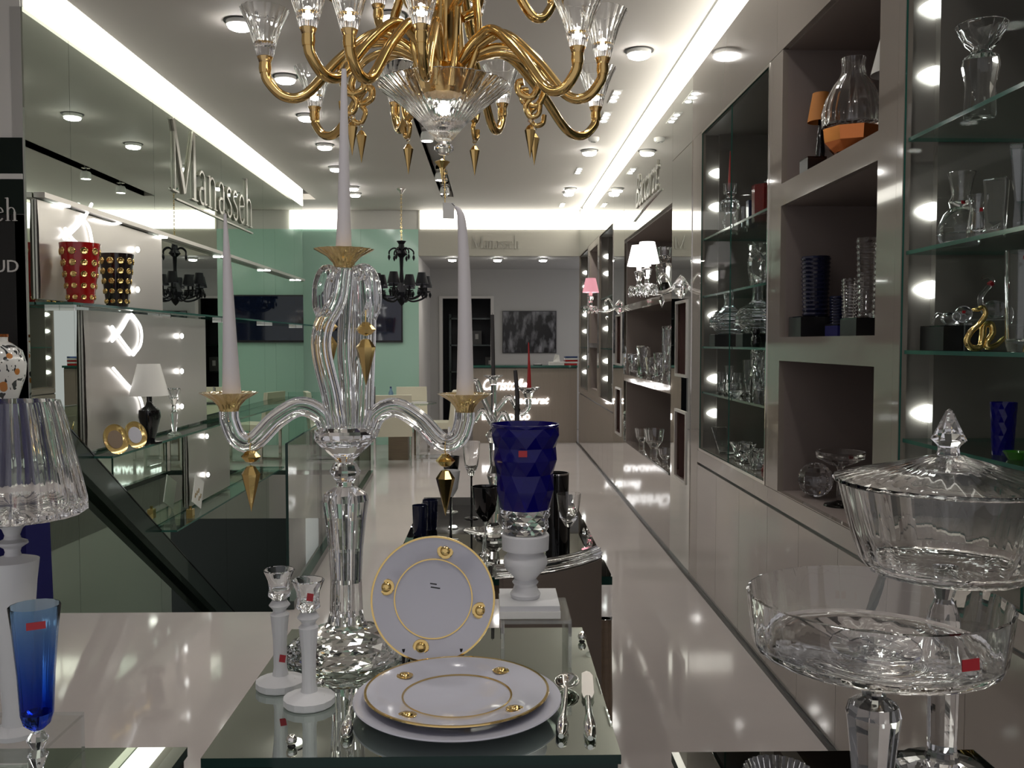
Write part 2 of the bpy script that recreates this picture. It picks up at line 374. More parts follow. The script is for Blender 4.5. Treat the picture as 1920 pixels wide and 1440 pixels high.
# ---- right wall behind the cabinets
wr = struct(MB().box(1.80, 1.9, -.8, 14.0, 0, 3.83).build('wall_right', 'grey_wall'))
struct(MB().box(1.285, 1.30, .2, 14.1, 0, .022).build('baseboard_right', 'black'))
for a, c in ((.2, 2.93), (2.93, 4.20), (4.20, 5.97)):
    MB().box(1.30, 1.34, a + .001, c - .001, 2.887, 3.312).build('fascia_panel', 'taupe', wr)
for a, c, z in ((5.97, 6.63, 2.887), (6.63, 9.05, 2.587), (9.05, 9.85, 2.887), (9.85, 11.25, 2.887), (11.25, 12.5, 2.887), (12.5, 13.9, 2.887)):
    MB().box(1.30, 1.34, a + .001, c - .001, z, 3.312).build('mirror_panel', 'mirror', wr)
struct(MB().box(1.33, 1.80, .2, 13.9, 3.312, 3.33).build('trim_6', 'white_wall'))

# ================================================================ BUILT-IN CABINETS (right)
def W(mb, name, mats, parent, smooth=None):
    l = parent.location if parent is not None else Vector((0, 0, 0))
    if parent is not None and parent.parent is not None: l = l + parent.parent.location
    mb.v = [(x - l[0], y - l[1], z - l[2]) for x, y, z in mb.v]
    return mb.build(name, mats, parent, smooth)
GS = ['pane_green', 'glass_edge']
def glass_shelf(parent, y0, y1, z, x0=1.312, x1=1.755, t=.012):
    return W(MB().box(x0, x1, y0, y1, z - t, z, faces=[0, 0, 1, 1, 1, 1]), 'glass_shelf', GS, parent)
SPOTZ = (2.63, 2.42, 1.99, 1.74, 1.34, 1.12)
def base_panels(t, y0, y1, step):
    k = max(1, round((y1 - y0) / step)); d = (y1 - y0) / k
    for i in range(k): W(MB().box(1.30, 1.32, y0 + i * d + .0015, y0 + (i + 1) * d - .0015, .024, .792), 'base_panel', 'taupe_base', t)
    W(MB().box(1.316, 1.33, y0, y1, .78, .83), 'shadow_gap', 'black', t)
    W(MB().box(1.30, 1.318, y0 + .001, y1 - .001, .808, .884), 'drawer_front', 'taupe_base', t)
def vitrine(y0, y1, label, shelves, step=.5, post=.045, doors=True):
    t = thing('display_cabinet', (1.53, (y0 + y1) / 2, 0), label, 'cabinet', 'lit glass display cabinets along the right wall')
    b = MB(); b.box(1.765, 1.785, y0, y1, .885, 2.885)                       # back
    b.box(1.32, 1.765, y0, y0 + .02, .885, 2.885); b.box(1.32, 1.765, y0 + .02, y1 - .02, 2.865, 2.885)
    b.box(1.41, 1.765, y1 - .05, y1 - .02, .905, 2.865); b.box(1.32, 1.765, y1 - .02, y1, .885, 2.885)
    W(b, 'carcass', 'vitrine', t)
    W(MB().box(1.32, 1.765, y0 + .02, y1 - .02, .885, .905), 'bottom_board', 'taupe_base', t)
    for a, c in ((y0, y0 + post), (y1 - post, y1)): W(MB().box(1.30, 1.325, a, c, .886, 2.884), 'post', 'taupe', t)
    W(MB().box(1.298, 1.31, y0 + post, y1 - post, .886, .902), 'sill', 'chrome', t); W(MB().box(1.298, 1.31, y0 + post, y1 - post, 2.87, 2.884), 'head_rail', 'chrome', t)
    W(MB().box(1.297, 1.312, y0 + post, y0 + post + .012, .902, 2.87), 'edge_strip', 'chrome', t)
    for z in shelves: glass_shelf(t, y0 + .03, y1 - .055, z)
    for z in SPOTZ:                                                             # edge spots with their light scallop shaped as glowing half-rounds
        pts = [(1.41, z + .029 * s) for s in (-1, 1)] + [(1.41 - .058 * math.cos(a) ** 1.3, z + .029 * math.copysign(abs(math.sin(a)) ** 1.3, a)) for a in [PI / 2 - PI * i / 10 for i in range(1, 10)]]
        k = len(pts); fr = [(x, y1 - .034, zz) for x, zz in pts]; bk = [(x, y1 - .0201, zz) for x, zz in pts]
        W(MB().add(fr + bk, [tuple(range(k)), tuple(range(2 * k - 1, k - 1, -1))] + [(i, (i + 1) % k, k + (i + 1) % k, k + i) for i in range(k)]), 'spot_lamp', 'spot_scallop', t)
    if doors:
        m = (y0 + y1) / 2
        for a, c in ((y0 + post + .014, m - .002), (m + .002, y1 - post - .002)):
            W(MB().box(1.302, 1.308, a, c, .904, 2.868, faces=[1, 1, 1, 0, 1, 0]), 'glass_door', ['pane', 'glass_edge'], t)
    base_panels(t, y0, y1, step)
    return t
SH = (2.216, 1.86, 1.545, 1.262)
vitrine(1.45, 2.93, 'nearest lit glass display cabinet with a gold snake on its shelf', SH)
vA = vitrine(4.255, 5.745, 'lit glass display cabinet with a red candle on its top shelf', SH)
vB = vitrine(9.85, 11.25, 'far lit glass display cabinet beside the pink wall lamp', (2.1, 1.5), doors=False)
vC = vitrine(12.5, 13.85, 'farthest lit glass display cabinet next to the reception counter', (2.1, 1.5), doors=False)
def niche_unit(y0, y1, label, levels, stile0, stile1, inner='niche', group='open niche units along the right wall', depth=1.765, base=True, front='taupe'):
    # levels: list of (z0, z1) openings from the bottom up
    t = thing('niche_unit', (1.53, (y0 + y1) / 2, 0), label, 'shelving unit', group)
    W(MB().box(1.30, 1.325, y0 + .001, y0 + stile0, .886, 2.884), 'stile', front, t)
    W(MB().box(1.30, 1.325, y1 - stile1, y1 - .001, .886, 2.884), 'stile', front, t)
    a, c = y0 + stile0, y1 - stile1
    zs = sorted(levels); edges = [.886] + [z for l in zs for z in l] + [2.884]
    for z0, z1 in zip(edges[0::2], edges[1::2]):
        if z1 - z0 > .004: W(MB().box(1.30, 1.325, a, c, z0, z1), 'rail', front, t)
    for z0, z1 in zs:
        b = MB(); b.box(depth, depth + .02, a - .02, c + .02, z0 - .02, z1 + .02); b.box(1.325, depth, a - .02, a, z0 - .02, z1 + .02); b.box(1.325, depth, c, c + .02, z0 - .02, z1 + .02)
        b.box(1.325, depth, a, c, z0 - .02, z0); b.box(1.325, depth, a, c, z1, z1 + .02)
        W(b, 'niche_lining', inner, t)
    if base: base_panels(t, y0, y1, .5)
    return t
niche_unit(2.93, 4.255, 'open taupe niche unit holding a copper-footed carafe', [(.89, 1.487), (1.594, 2.186), (2.285, 2.882)], .145, .145)
niche_unit(11.25, 12.5, 'taupe panelled unit between the two farthest display cabinets', [(.95, 1.5), (1.56, 2.2), (2.26, 2.8)], .15, .15)
# wide unit in the mirrored stretch: three tall openings
t = thing('niche_unit', (1.53, 7.84, 0), 'wide open niche unit set between mirrored piers', 'shelving unit', 'open niche units along the right wall')
y0, y1 = 6.63, 9.05
W(MB().box(1.30, 1.33, y0, y1, .022, .585), 'base_panel', 'taupe_base', t)
for z0, z1 in ((1.19, 1.253), (1.874, 1.935)): W(MB().box(1.30, 1.76, y0 + .02, y1 - .02, z0, z1), 'shelf', 'taupe', t)
b = MB(); b.box(1.765, 1.785, y0, y1, .56, 2.587); b.box(1.325, 1.765, y0, y0 + .02, .585, 2.587); b.box(1.325, 1.765, y1 - .02, y1, .585, 2.587); b.box(1.325, 1.765, y0 + .02, y1 - .02, 2.567, 2.587)
W(b, 'niche_lining', 'niche', t)
W(MB().box(1.305, 1.765, y0 + .02, y1 - .02, .562, .586), 'bottom_board', 'taupe_base', t)
W(MB().box(1.298, 1.305, y0 + .05, y0 + 1.2, .585, .60), 'edge_strip', 'dark_metal', t)
# mirrored piers with slim niches
def pier(y0, y1, a, c, label):
    t = thing('mirror_pier', (1.53, (y0 + y1) / 2, 0), label, 'wall pier', 'mirrored piers with slim niches')
    W(MB().box(1.30, 1.33, y0 + .001, a, .022, 2.884), 'mirror_panel', 'mirror', t)
    W(MB().box(1.30, 1.33, c, y1 - .001, .022, 2.884), 'mirror_panel', 'mirror', t)
    for z0, z1 in ((.022, .605), (1.10, 1.33), (1.86, 2.884)): W(MB().box(1.30, 1.33, a, c, z0, z1), 'mirror_panel', 'mirror', t)
    for z0, z1 in ((.605, 1.10), (1.33, 1.86)):
        b = MB(); b.box(1.60, 1.62, a, c, z0, z1); b.box(1.33, 1.60, a - .01, a, z0, z1); b.box(1.33, 1.60, c, c + .01, z0, z1); b.box(1.33, 1.60, a, c, z0 - .01, z0); b.box(1.33, 1.60, a, c, z1, z1 + .01)
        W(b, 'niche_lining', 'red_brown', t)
        b = MB(); w = .02
        b.box(1.292, 1.31, a, a + w, z0, z1); b.box(1.292, 1.31, c - w, c, z0, z1); b.box(1.292, 1.31, a + w, c - w, z0, z0 + w); b.box(1.292, 1.31, a + w, c - w, z1 - w, z1)
        W(b, 'niche_frame', 'steel', t)
    return t
pier(5.97, 6.63, 6.08, 6.46, 'mirrored wall pier carrying the white-shaded crystal wall lamp')
pier(9.05, 9.85, 9.23, 9.64, 'mirrored wall pier carrying the pink-shaded crystal wall lamp')
t = thing('wall_post', (1.53, 5.857, 0), 'tall taupe lacquered post at the end of the mirrored stretch', 'wall pier')
W(MB().box(1.30, 1.78, 5.747, 5.968, .022, 2.886), 'post_body', 'taupe', t); W(MB().box(1.296, 1.30, 5.955, 5.968, .03, 2.886), 'edge_strip', 'chrome', t)

# ================================================================ CEILING LIGHTS
def spot_lamp(parent, loc, watts, angle=100, blend=.8, rot=(0, 0, 0), name='lamp_light', rad=.05, col=(1, .955, .90)):
    l = bpy.data.lights.new(name, 'SPOT'); l.energy = watts; l.spot_size = math.radians(angle); l.spot_blend = blend; l.shadow_soft_size = rad; l.color = col
    o = bpy.data.objects.new(name, l); link(o, parent); o.location = loc; o.rotation_euler = rot; return o
def downlight(p, label, r=.085, watts=DOWN, group='round recessed ceiling downlights'):
    t = thing('ceiling_downlight', (p[0], p[1], p[2]), label, 'downlight', group)
    MB().lathe([(r * .96, 0), (r * 1.12, 0), (r * 1.12, -.004), (r * .96, -.004)], 28).build('recess_ring', 'black', t)
    MB().lathe([(r * .70, -.002), (r * .93, -.002), (r * .93, -.026), (r * .86, -.030), (r * .70, -.030)], 28).build('white_rim', 'white_plastic', t, 40)
    MB().lathe([(0, -.052), (r * .62, -.050), (r * .80, -.042), (r * .82, -.0305), (0, -.0305)], 24).build('lens', 'lamp', t, 40)
    spot_lamp(t, (0, 0, -.06), watts)
    return t
CL = [  # pixel, label
 ((450, 40), 'ceiling downlight beside the leftmost cup of the gold chandelier', .09), ((535, 143), 'ceiling downlight just below the long left arm of the gold chandelier', .085),
 ((575, 216), 'ceiling downlight below the low back cup on the chandelier left', .085), ((609, 271), 'ceiling downlight left of the tall middle candle', .085),
 ((630, 313), 'ceiling downlight half hidden behind the tall middle candle', .08), ((662, 350), 'nearer of two small downlights right of the middle candle', .08), ((666, 362), 'farther of two small downlights right of the middle candle', .08),
 ((1198, 95), 'largest ceiling downlight right of the chandelier by the lit cove', .09), ((1105, 282), 'ceiling downlight near the smoke detector', .085),
 ((1069, 353), 'upper of two close downlights near the far cove corner', .08), ((1066, 360), 'lower of two close downlights near the far cove corner', .08),
 ((735, 28), 'ceiling downlight seen between the chandelier arms', .085)]
for (px, py), lab, r in CL: downlight(atz(px, py, ZC), lab, r)
for px, lab in ((848, 'left of three small downlights in the alcove ceiling'), (933, 'middle of three small downlights in the alcove ceiling'), (1018, 'right of three small downlights in the alcove ceiling')):
    downlight((aty(px, 485, 14.3).x, 14.3, 2.888), lab, .075, 18)
# front bay downlights, out of view, added for the light they give
for x, y, wh in ((-1.6, 4.2, 'unseen front bay downlight closest to the black sign board'), (-1.6, 2.2, 'unseen front bay downlight over the left plinth side'), (.75, 4.0, 'unseen front bay downlight over the black table'), (.75, 2.2, 'unseen front bay downlight beside the nearest display cabinet'), (-.5, 1.1, 'unseen front bay downlight over the middle plinth'), (.75, .6, 'unseen front bay downlight over the black plinth')):
    downlight((x, y, ZC), wh, .085, 18, 'added unseen ceiling downlights of the front bay')
# small triple spots in a row near the right cove
for (px, py), lab in (((1153, 181), 'nearest slim triple spot strip in the ceiling by the right cove'), ((1135, 220), 'second slim triple spot strip in the ceiling by the right cove'), ((1085, 320), 'third slim triple spot strip in the ceiling by the right cove'), ((1054, 384), 'farthest slim triple spot strip in the ceiling by the right cove')):
    p = atz(px, py, ZC); t = thing('linear_spot', p, lab, 'downlight', 'slim triple ceiling spots')
    MB().box(-.035, .035, -.20, .20, -.006, 0).build('housing', 'white_plastic', t)
    for k in (-1, 0, 1): MB().lathe([(0, -.010), (.024, -.010), (.026, -.006), (0, -.006)], 16, (0, k * .12, 0)).build('lens', 'lamp', t)
    spot_lamp(t, (0, 0, -.03), 16, 70)
p = atz(1113, 258, ZC); t = thing('smoke_detector', p, 'small white smoke detector on the ceiling', 'smoke detector')
MB().lathe([(0, 0), (.055, 0), (.055, -.02), (.042, -.038), (0, -.04)], 24).build('housing', 'white_plastic', t, 40); MB().lathe([(.02, -.0385), (.028, -.0385), (.028, -.046), (.02, -.046)], 16).build('sensor_grille', 'grey_wall', t)
# spotlights in the recessed channel
for k, (px, py) in enumerate(((807, 262), (828, 336), (838, 362))):
    y = atz(px, py, ZC - .1).y; t = thing('track_spotlight', ((SX0 + SX1) / 2 + .01, y, ZC + .12), ('nearest', 'middle', 'farthest')[k] + ' twin spotlight hanging in the dark ceiling channel', 'spotlight', 'spotlights in the ceiling channel')
    MB().tube([(0, 0, 0), (0, 0, -.15)], .012, 10).build('stem', 'chrome', t)
    MB().lathe([(0, -.15), (.05, -.15), (.058, -.17), (.064, -.235), (.054, -.235), (.05, -.225), (0, -.222)], 24).build('lamp_head', 'white_plastic', t, 40)
    MB().lathe([(0, -.2225), (.05, -.2255), (.05, -.230), (0, -.230)], 20).build('lens', 'lamp', t)
    MB().lathe([(0, -.06), (.045, -.06), (.05, -.075), (.05, -.11), (0, -.11)], 20).build('gimbal_ring', 'chrome', t, 40)
    spot_lamp(t, (0, 0, -.25), 30, 80)
p = atz(1085, 402, 3.55); t = thing('ceiling_sensor', (p.x, 13.5, ZC), 'tiny white sensor at the far corner of the cove', 'sensor')
MB().lathe([(0, 0), (.03, 0), (.03, -.03), (0, -.045)], 14).build('dome', 'white_plastic', t, 40); MB().box(-.01, .01, -.045, -.03, -.03, -.01).build('eye', 'black', t)

# ================================================================ STAIR OPENING
t = thing('glass_balustrade', (WA, YW0, 0), 'frameless glass balustrade beside the stair opening', 'balustrade')
N = 4; a0 = Vector((WA + .03, YW0 + .04, 0)); a1 = Vector((WB + .03, YW1, 0)); dr = (a1 - a0).normalized(); nr = Vector((dr.y, -dr.x, 0))
def seg_prism(p, q, th, z0, z1, faces=None):
    A, B = p + nr * th / 2, q + nr * th / 2; Cc, D = q - nr * th / 2, p - nr * th / 2
    m = MB(); vs = [A, B, Cc, D]; m.add([(v.x, v.y, z0) for v in vs] + [(v.x, v.y, z1) for v in vs], [(3, 2, 1, 0), (4, 5, 6, 7), (0, 1, 5, 4), (1, 2, 6, 5), (2, 3, 7, 6), (3, 0, 4, 7)])
    if faces: m.m = faces
    return m
for k in range(N):
    p = a0.lerp(a1, k / N) + dr * .004; q = a0.lerp(a1, (k + 1) / N) - dr * .004
    W(seg_prism(p, q, .016, .03, .98, [1, 1, 0, 1, 0, 1]), 'glass_panel', ['pane_green', 'glass_edge_dark'], t)
W(seg_prism(a0, a1, .07, 0, .05), 'base_channel', 'dark_metal', t)
W(MB().box(-2.66, WB, YW1 + .01, YW1 + .08, 0, .05), 'base_channel', 'dark_metal', t)
W(MB().box(-2.44, WB, YW1 + .035, YW1 + .05, .05, .98, faces=[1, 1, 0, 1, 0, 1]), 'glass_panel', ['pane_green', 'glass_edge_dark'], t)
# handrail on the mirror wall
p0, p1 = Vector((-2.60, 5.45, 1.005)), Vector((-2.60, 9.6, -1.62)); d = (p1 - p0).normalized(); up = d.cross(Vector((-1, 0, 0))).normalized()
t = thing('stair_handrail', (-2.60, 5.30, 0), 'dark green bar handrail sloping down into the stairwell', 'handrail')
def bar(p, q, hw, hh):
    m = MB(); vs = []
    for e in (p, q):
        for sx, sz in ((-1, -1), (1, -1), (1, 1), (-1, 1)): vs.append(e + Vector((sx * hw, 0, 0)) + up * (sz * hh))
    return m.add(vs, [(0, 1, 2, 3), (7, 6, 5, 4), (0, 4, 5, 1), (1, 5, 6, 2), (2, 6, 7, 3), (3, 7, 4, 0)])
W(bar(p0, p1, .03, .075), 'rail', 'dark_metal', t); W(bar(p0 + up * .08, p1 + up * .08, .034, .004), 'top_strip', 'black_gloss', t)
for k in range(4): q = p0.lerp(p1, .12 + .25 * k); W(MB().tube([q, q + Vector((-.069, 0, 0))], .012, 10), 'bracket', 'dark_metal', t)
t = thing('staircase', (-1.96, 5.3, -3.3), 'grey stair flight descending below the shop floor', 'stairs')
for k in range(17):
    ya = 5.3 + k * .27; z = -.19 * (k + 1)
    if ya + .27 < 10.7: W(MB().box(-2.66, -1.55, ya, ya + .29, z - .05, z), 'step', 'stair', t)
W(MB().add([(-2.0, 5.3, -.30), (-1.9, 5.3, -.30), (-1.9, 9.6, -3.29), (-2.0, 9.6, -3.29), (-2.0, 5.3, -.55), (-1.9, 5.3, -.55), (-1.9, 9.3, -3.29), (-2.0, 9.3, -3.29)], [(0, 1, 2, 3), (4, 7, 6, 5), (0, 4, 5, 1), (3, 2, 6, 7), (0, 3, 7, 4), (1, 5, 6, 2)]), 'stringer', 'stair', t)

t = thing('well_fill_lamp', (-1.9, YW0 + .001, -.75), 'added unseen fill lamp on the stairwell wall under the floor edge', 'lamp')
MB().box(-.15, .15, 0, .05, -.05, .05).build('fill_lamp_body', 'white_plastic', t); MB().box(-.13, .13, .05, .06, -.04, .04).build('lens', 'lamp', t)
spot_lamp(t, (0, .08, 0), 14, 150, 1., (math.radians(80), 0, 0))  # unseen lamp added to brighten the stairwell walls
# ================================================================ LEFT WALL: sign board, letters, shelves, displays
t = thing('sign_board', (-3.34, 5.28, 0), 'tall black sign board with white lettering at the left edge', 'sign')
W(MB().box(-3.99, -2.685, 5.28, 5.299, 0, 2.30), 'black_board', 'black', t)
W(MB().box(-3.99, -2.685, 5.275, 5.299, 2.302, 2.735), 'header_board', 'mirror_side', t)
W(MB().box(-3.99, -2.685, 5.268, 5.2745, 2.50, 2.53), 'white_strip', 'white_plastic', t)
W(MB().box(-3.99, -2.685, 5.285, 5.299, 2.737, 3.565), 'upper_panel', 'white_plastic', t)
def word_width(wd, s, sx=1.): return sum(GL[c][0] for c in wd) * s * sx
e = aty(34, 414, 5.262); sz = .125; wdt = word_width('Manasseh', sz)
serif_word('Manasseh', sz, 'white_plastic', t, basis((e.x - wdt + 3.34, -.012, e.z), (1, 0, 0), (0, 0, 1)), .008)
me = text_mesh('BERNARDAUD', .10, 'white_plastic', .006); wv = max(v.co.x for v in me.vertices); e = aty(34, 510, 5.27)
o = bpy.data.objects.new('lettering', me); link(o, t); o.matrix_local = basis((e.x - wv + 3.34, -.005, e.z), (1, 0, 0), (0, 0, 1))
# large letters on the mirror wall
A = atx(322, 350, -2.66); B = atx(474, 415, -2.66); L = B.y - A.y; size = 0.52
t = thing('wall_lettering', (-2.66, A.y, A.z), 'large brushed metal serif lettering with underline on the left mirror wall', 'sign')
zb = A.z - .05; sx = L / word_width('Manasseh', size)
serif_word('M', .60, 'letter_steel', t, basis((0, 0, zb - A.z + .02), (0, 1, 0), (0, 0, 1)), .016, sx * .95)
x = GL['M'][0] * .60 * sx * .95
serif_word('anasseh', size * .92, 'letter_steel', t, basis((0, x, zb - A.z + .02), (0, 1, 0), (0, 0, 1)), .016, (L - x) / word_width('anasseh', size * .92))
MB().box(-.004, .004, .1, L, zb - A.z - .04, zb - A.z - .025).build('underline', 'letter_steel', t)
# letters on the mirrored fascia at the right and on the back soffit
p = atx(1192, 392, 1.293); t = thing('wall_lettering', p, 'tall slanted script lettering on the right mirrored fascia', 'sign')
text_obj('Baccarat', .42, 'letter_steel', basis((0, 0, 0), (0, -1, 0), (0, 0, 1)), t, shear=.35, sx=.75, depth=.01)
W(MB().tube([p + Vector((0, .1, -.10)), p + Vector((0, -.5, -.06)), p + Vector((0, -1.25, -.03))], .006, 6), 'underline', 'letter_steel', t)
p = aty(885, 466, 13.885); t = thing('wall_lettering', p, 'faint grey serif lettering on the beige soffit above the counter', 'sign')
serif_word('Manasseh', .19, 'letter_steel', t, basis((0, 0, 0), (1, 0, 0), (0, 0, 1)), .01, .82)
# glass shelves
def wall_shelf(y0, y1, z, label, x1=-2.45, rail=False):
    t = thing('wall_shelf', (-2.56, (y0 + y1) / 2, z), label, 'shelf', 'long glass shelves on the left mirror wall')
    if rail: W(MB().box(-2.665, -2.60, y0, y1, z - .03, z), 'light_rail', 'steel', t)
    else: W(MB().box(-2.665, x1, y0, y1, z - .015, z, faces=[0, 0, 1, 1, 1, 1]), 'glass_board', ['pane_green', 'glass_edge'], t)
    k = int((y1 - y0) / 1.5) + 1
    for i in range(k):
        y = y0 + .3 + i * (y1 - y0 - .6) / max(1, k - 1)
        if rail: W(MB().lathe([(0, 0), (.035, 0), (.035, -.01), (0, -.012)], 16, (-2.63, y, z - .0301)), 'puck_light', 'puck_lens', t)
        else: W(MB().box(-2.668, -2.58, y - .006, y + .006, z - .04, z - .0155), 'bracket', 'chrome', t)
    return t
wall_shelf(5.35, 12.6, 2.44, 'slim steel light rail on the left mirror wall above the studded vases', rail=True)
wall_shelf(5.35, 12.6, 1.805, 'long glass wall shelf carrying the red and black studded vases')
wall_shelf(5.85, 12.3, .84, 'long glass wall shelf carrying the lamp with white shade')
wall_shelf(7.0, 10.6, .12, 'lowest glass wall shelf carrying the patterned card')
# polished steel display panels with puck lights
def steel_panel(y0, y1, z0, z1, spots, label, wav, glints=()):
    t = thing('steel_panel', (-2.655, (y0 + y1) / 2, z0), label, 'display panel', 'steel backdrops on the left mirror wall')
    nu, nv = 36, 24; b = MB(); vs = []
    for i in range(nu + 1):
        for j in range(nv + 1):
            u, v = i / nu, j / nv; q = max(0, 1 - u * 1.9)
            d = wav * q * (math.sin(v * 5 + u * 9) + .6 * math.sin(v * 11 - u * 13))
            vs.append((-2.650 + abs(wav) * 1.7 + d, y0 + (y1 - y0) * u, z0 + (z1 - z0) * v))
    b.add(vs, [(i * (nv + 1) + j, (i + 1) * (nv + 1) + j, (i + 1) * (nv + 1) + j + 1, i * (nv + 1) + j + 1) for i in range(nu) for j in range(nv)])
    o = W(b, 'steel_sheet', 'steel', t, 60)
    W(MB().box(-2.667, -2.656, y0, y1, z0, z1), 'backing_board', 'steel', t)
    for line in glints:
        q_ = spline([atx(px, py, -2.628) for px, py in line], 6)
        W(MB().tube(q_, .010, 8), 'glint_curve', 'glint_glow', t, 60)  # reflected light on the steel, put in as glowing curves
    for px, py in spots:
        p = atx(px, py, -2.62); W(MB().ball(p, .022, 14, 8, sx=.6), 'puck_light', 'puck_lens', t)
    return t
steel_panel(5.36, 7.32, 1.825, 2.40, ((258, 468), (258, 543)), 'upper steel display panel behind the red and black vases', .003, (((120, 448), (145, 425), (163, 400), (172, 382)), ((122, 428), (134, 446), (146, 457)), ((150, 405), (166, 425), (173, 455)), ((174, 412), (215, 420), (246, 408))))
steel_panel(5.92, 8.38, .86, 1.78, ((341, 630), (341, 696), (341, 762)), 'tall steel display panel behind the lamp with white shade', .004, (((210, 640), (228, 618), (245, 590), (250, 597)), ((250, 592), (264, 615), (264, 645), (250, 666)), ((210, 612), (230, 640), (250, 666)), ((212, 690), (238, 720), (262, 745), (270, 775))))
steel_panel(7.86, 9.08, .14, .80, ((388, 818), (390, 890)), 'small low steel display panel behind the patterned card', .004)
# studded vases
def studded(px, py, Y, r1, r0, h, m, label):
    p = aty(px, py, Y); t = thing('studded_vase', (p.x, p.y, 1.805), label, 'vase', 'gold-studded vases on the left shelf')
    MB().lathe([(0, 0), (r0 * .96, 0), (r0, .006), (r1, h - .006), (r1, h), (r1 * .95, h), (r0 * .9, .02), (0, .02)], 40).build('vase_body', m, t, 40)
    st = MB().lathe([(0, -.008), (.0145, -.006), (.017, 0), (.013, .006), (.006, .004), (.0045, .009), (0, .010)], 12).mesh('stud', 'gold_bright', 60)
    for row in range(5):
        z = h * (.10 + .19 * row); r = r0 + (r1 - r0) * z / h; s = 1.0 + .10 * row
        for k in range(10):
            a = 2 * PI * (k + .5) / 10
            o = bpy.data.objects.new('stud', st); link(o, t); o.location = ((r + .001) * math.cos(a), (r + .001) * math.sin(a), z)
            o.rotation_euler = (0, PI / 2, a); o.scale = (s, s, .6)
    return t
studded(152, 567, 5.55, .116, .074, .36, 'red_lacquer', 'red flared vase with rows of gold studs on the left shelf')
studded(220, 570, 6.05, .108, .068, .345, 'black_lacquer', 'black flared vase with rows of gold studs on the left shelf')
# table lamp, candlestick, plates on the middle shelf
p = atx(281, 812, -2.50); t = thing('table_lamp', (p.x, p.y, .84), 'small table lamp with white shade on the left glass shelf', 'lamp')
k = p.y / F
MB().lathe([(0, 0), (22 * k, 0), (22 * k, .012), (9 * k, .02), (14 * k, .10), (20 * k, .19), (19 * k, .24), (8 * k, .27), (5 * k, .30), (5 * k, .36), (0, .36)], 24).build('lamp_base', 'black_gloss', t, 40)
MB().lathe([(35 * k, .345), (20 * k, .575), (19.5 * k, .575), (34.5 * k, .345)], 32).build('lamp_shade', 'paper', t, 40)
MB().ball((0, 0, .42), .028).build('bulb', 'white_plastic', t, 60)
p = atx(327, 805, -2.52); t = thing('candlestick', (p.x, p.y, .84), 'small cut crystal candlestick beside the lamp with white shade', 'candlestick')
MB().lathe([(0, 0), (.055, 0), (.05, .012), (.015, .03), (.025, .10), (.03, .17), (.014, .20), (.02, .22), (.014, .24), (0, .24)], 10).build('stem', 'crystal_cut', t)
MB().lathe([(0, .2405), (.018, .2405), (.035, .29), (.055, .36), (.048, .37), (.02, .30), (0, .29)], 10).build('cup', 'crystal_cut', t)
for px, py, r, lab in ((252, 822, .095, 'white plate with wide gold rim leaning beside the small lamp'), (215, 836, .10, 'amber and gold plate leaning at the near end of the shelf')):
    p = atx(px, py, -2.46); t = thing('display_plate', (p.x, p.y, .84), lab, 'plate', 'plates leaning on the left shelf')
    tilt = (0, math.radians(75), math.radians(-25))
    MB().lathe([(0, 0), (r * .62, 0), (r, .012), (r, .016), (r * .62, .006), (0, .006)], 36).build('plate_rim', 'amber_glass', t, 40, (0, 0, r * .97 + .003), tilt)
    MB().lathe([(0, .0065), (r * .60, .0065), (r * .60, .0085), (0, .0085)], 32).build('plate_centre', 'porcelain' if px > 240 else 'wood', t, None, (0, 0, r * .97 + .003), tilt)
p = atx(368, 938, -2.55); t = thing('patterned_card', (p.x, p.y, .12), 'tilted gold patterned card on the lowest left shelf', 'card')
MB().box(-.004, .004, -.12, .12, 0, .24).build('card_board', 'paper', t, None, (0, 0, .055), (math.radians(-24), 0, 0))
for k in range(5): MB().box(.0045, .006, -.08 + k * .035, -.06 + k * .035, .05 + .03 * (k % 3), .09 + .03 * (k % 3)).build('gold_motif', 'gold_bright', t, None, (0, 0, .055), (math.radians(-24), 0, 0))
p = atx(357, 950, -2.51); t = thing('perfume_bottle', (p.x, p.y, .12), 'tiny amber bottle in front of the patterned card', 'bottle')
MB().box(-.025, .025, -.03, .03, 0, .075).build('bottle_body', 'amber_glass', t); MB().lathe([(0, .0755), (.012, .0755), (.012, .10), (0, .10)], 12).build('cap', 'gold_bright', t)
# floral vase on navy pedestal
t = thing('pedestal', (-2.84, 5.10, 0), 'navy blue pedestal standing on the floor at the left', 'pedestal')
MB().add([(-.29, -.14, .02), (.29, -.14, .02), (.29, .14, .02), (-.29, .14, .02), (-.27, -.13, 1.16), (.27, -.13, 1.16), (.27, .13, 1.16), (-.27, .13, 1.16)], [(0, 3, 2, 1), (4, 5, 6, 7), (0, 1, 5, 4), (1, 2, 6, 5), (2, 3, 7, 6), (3, 0, 4, 7)]).build('pedestal_body', 'navy_paint', t)
MB().box(-.28, .28, -.14, .14, 1.16, 1.18).build('top_board', 'navy_paint', t); MB().box(-.30, .30, -.15, .15, 0, .02).build('foot', 'navy_paint', t)
t = thing('floral_vase', (-2.76, 5.10, 1.18), 'white porcelain vase painted with dark and orange flowers', 'vase')
MB().lathe([(0, 0), (.07, 0), (.075, .01), (.10, .08), (.138, .20), (.145, .27), (.125, .345), (.075, .385), (.055, .395), (.055, .42), (.045, .42), (.045, .39), (0, .38)], 40).build('vase_body', 'floral', t, 40)
MB().lathe([(.055, .4205), (.058, .4205), (.058, .436), (.046, .436), (.046, .4205)], 32).build('rim_band', 'copper', t, 40)

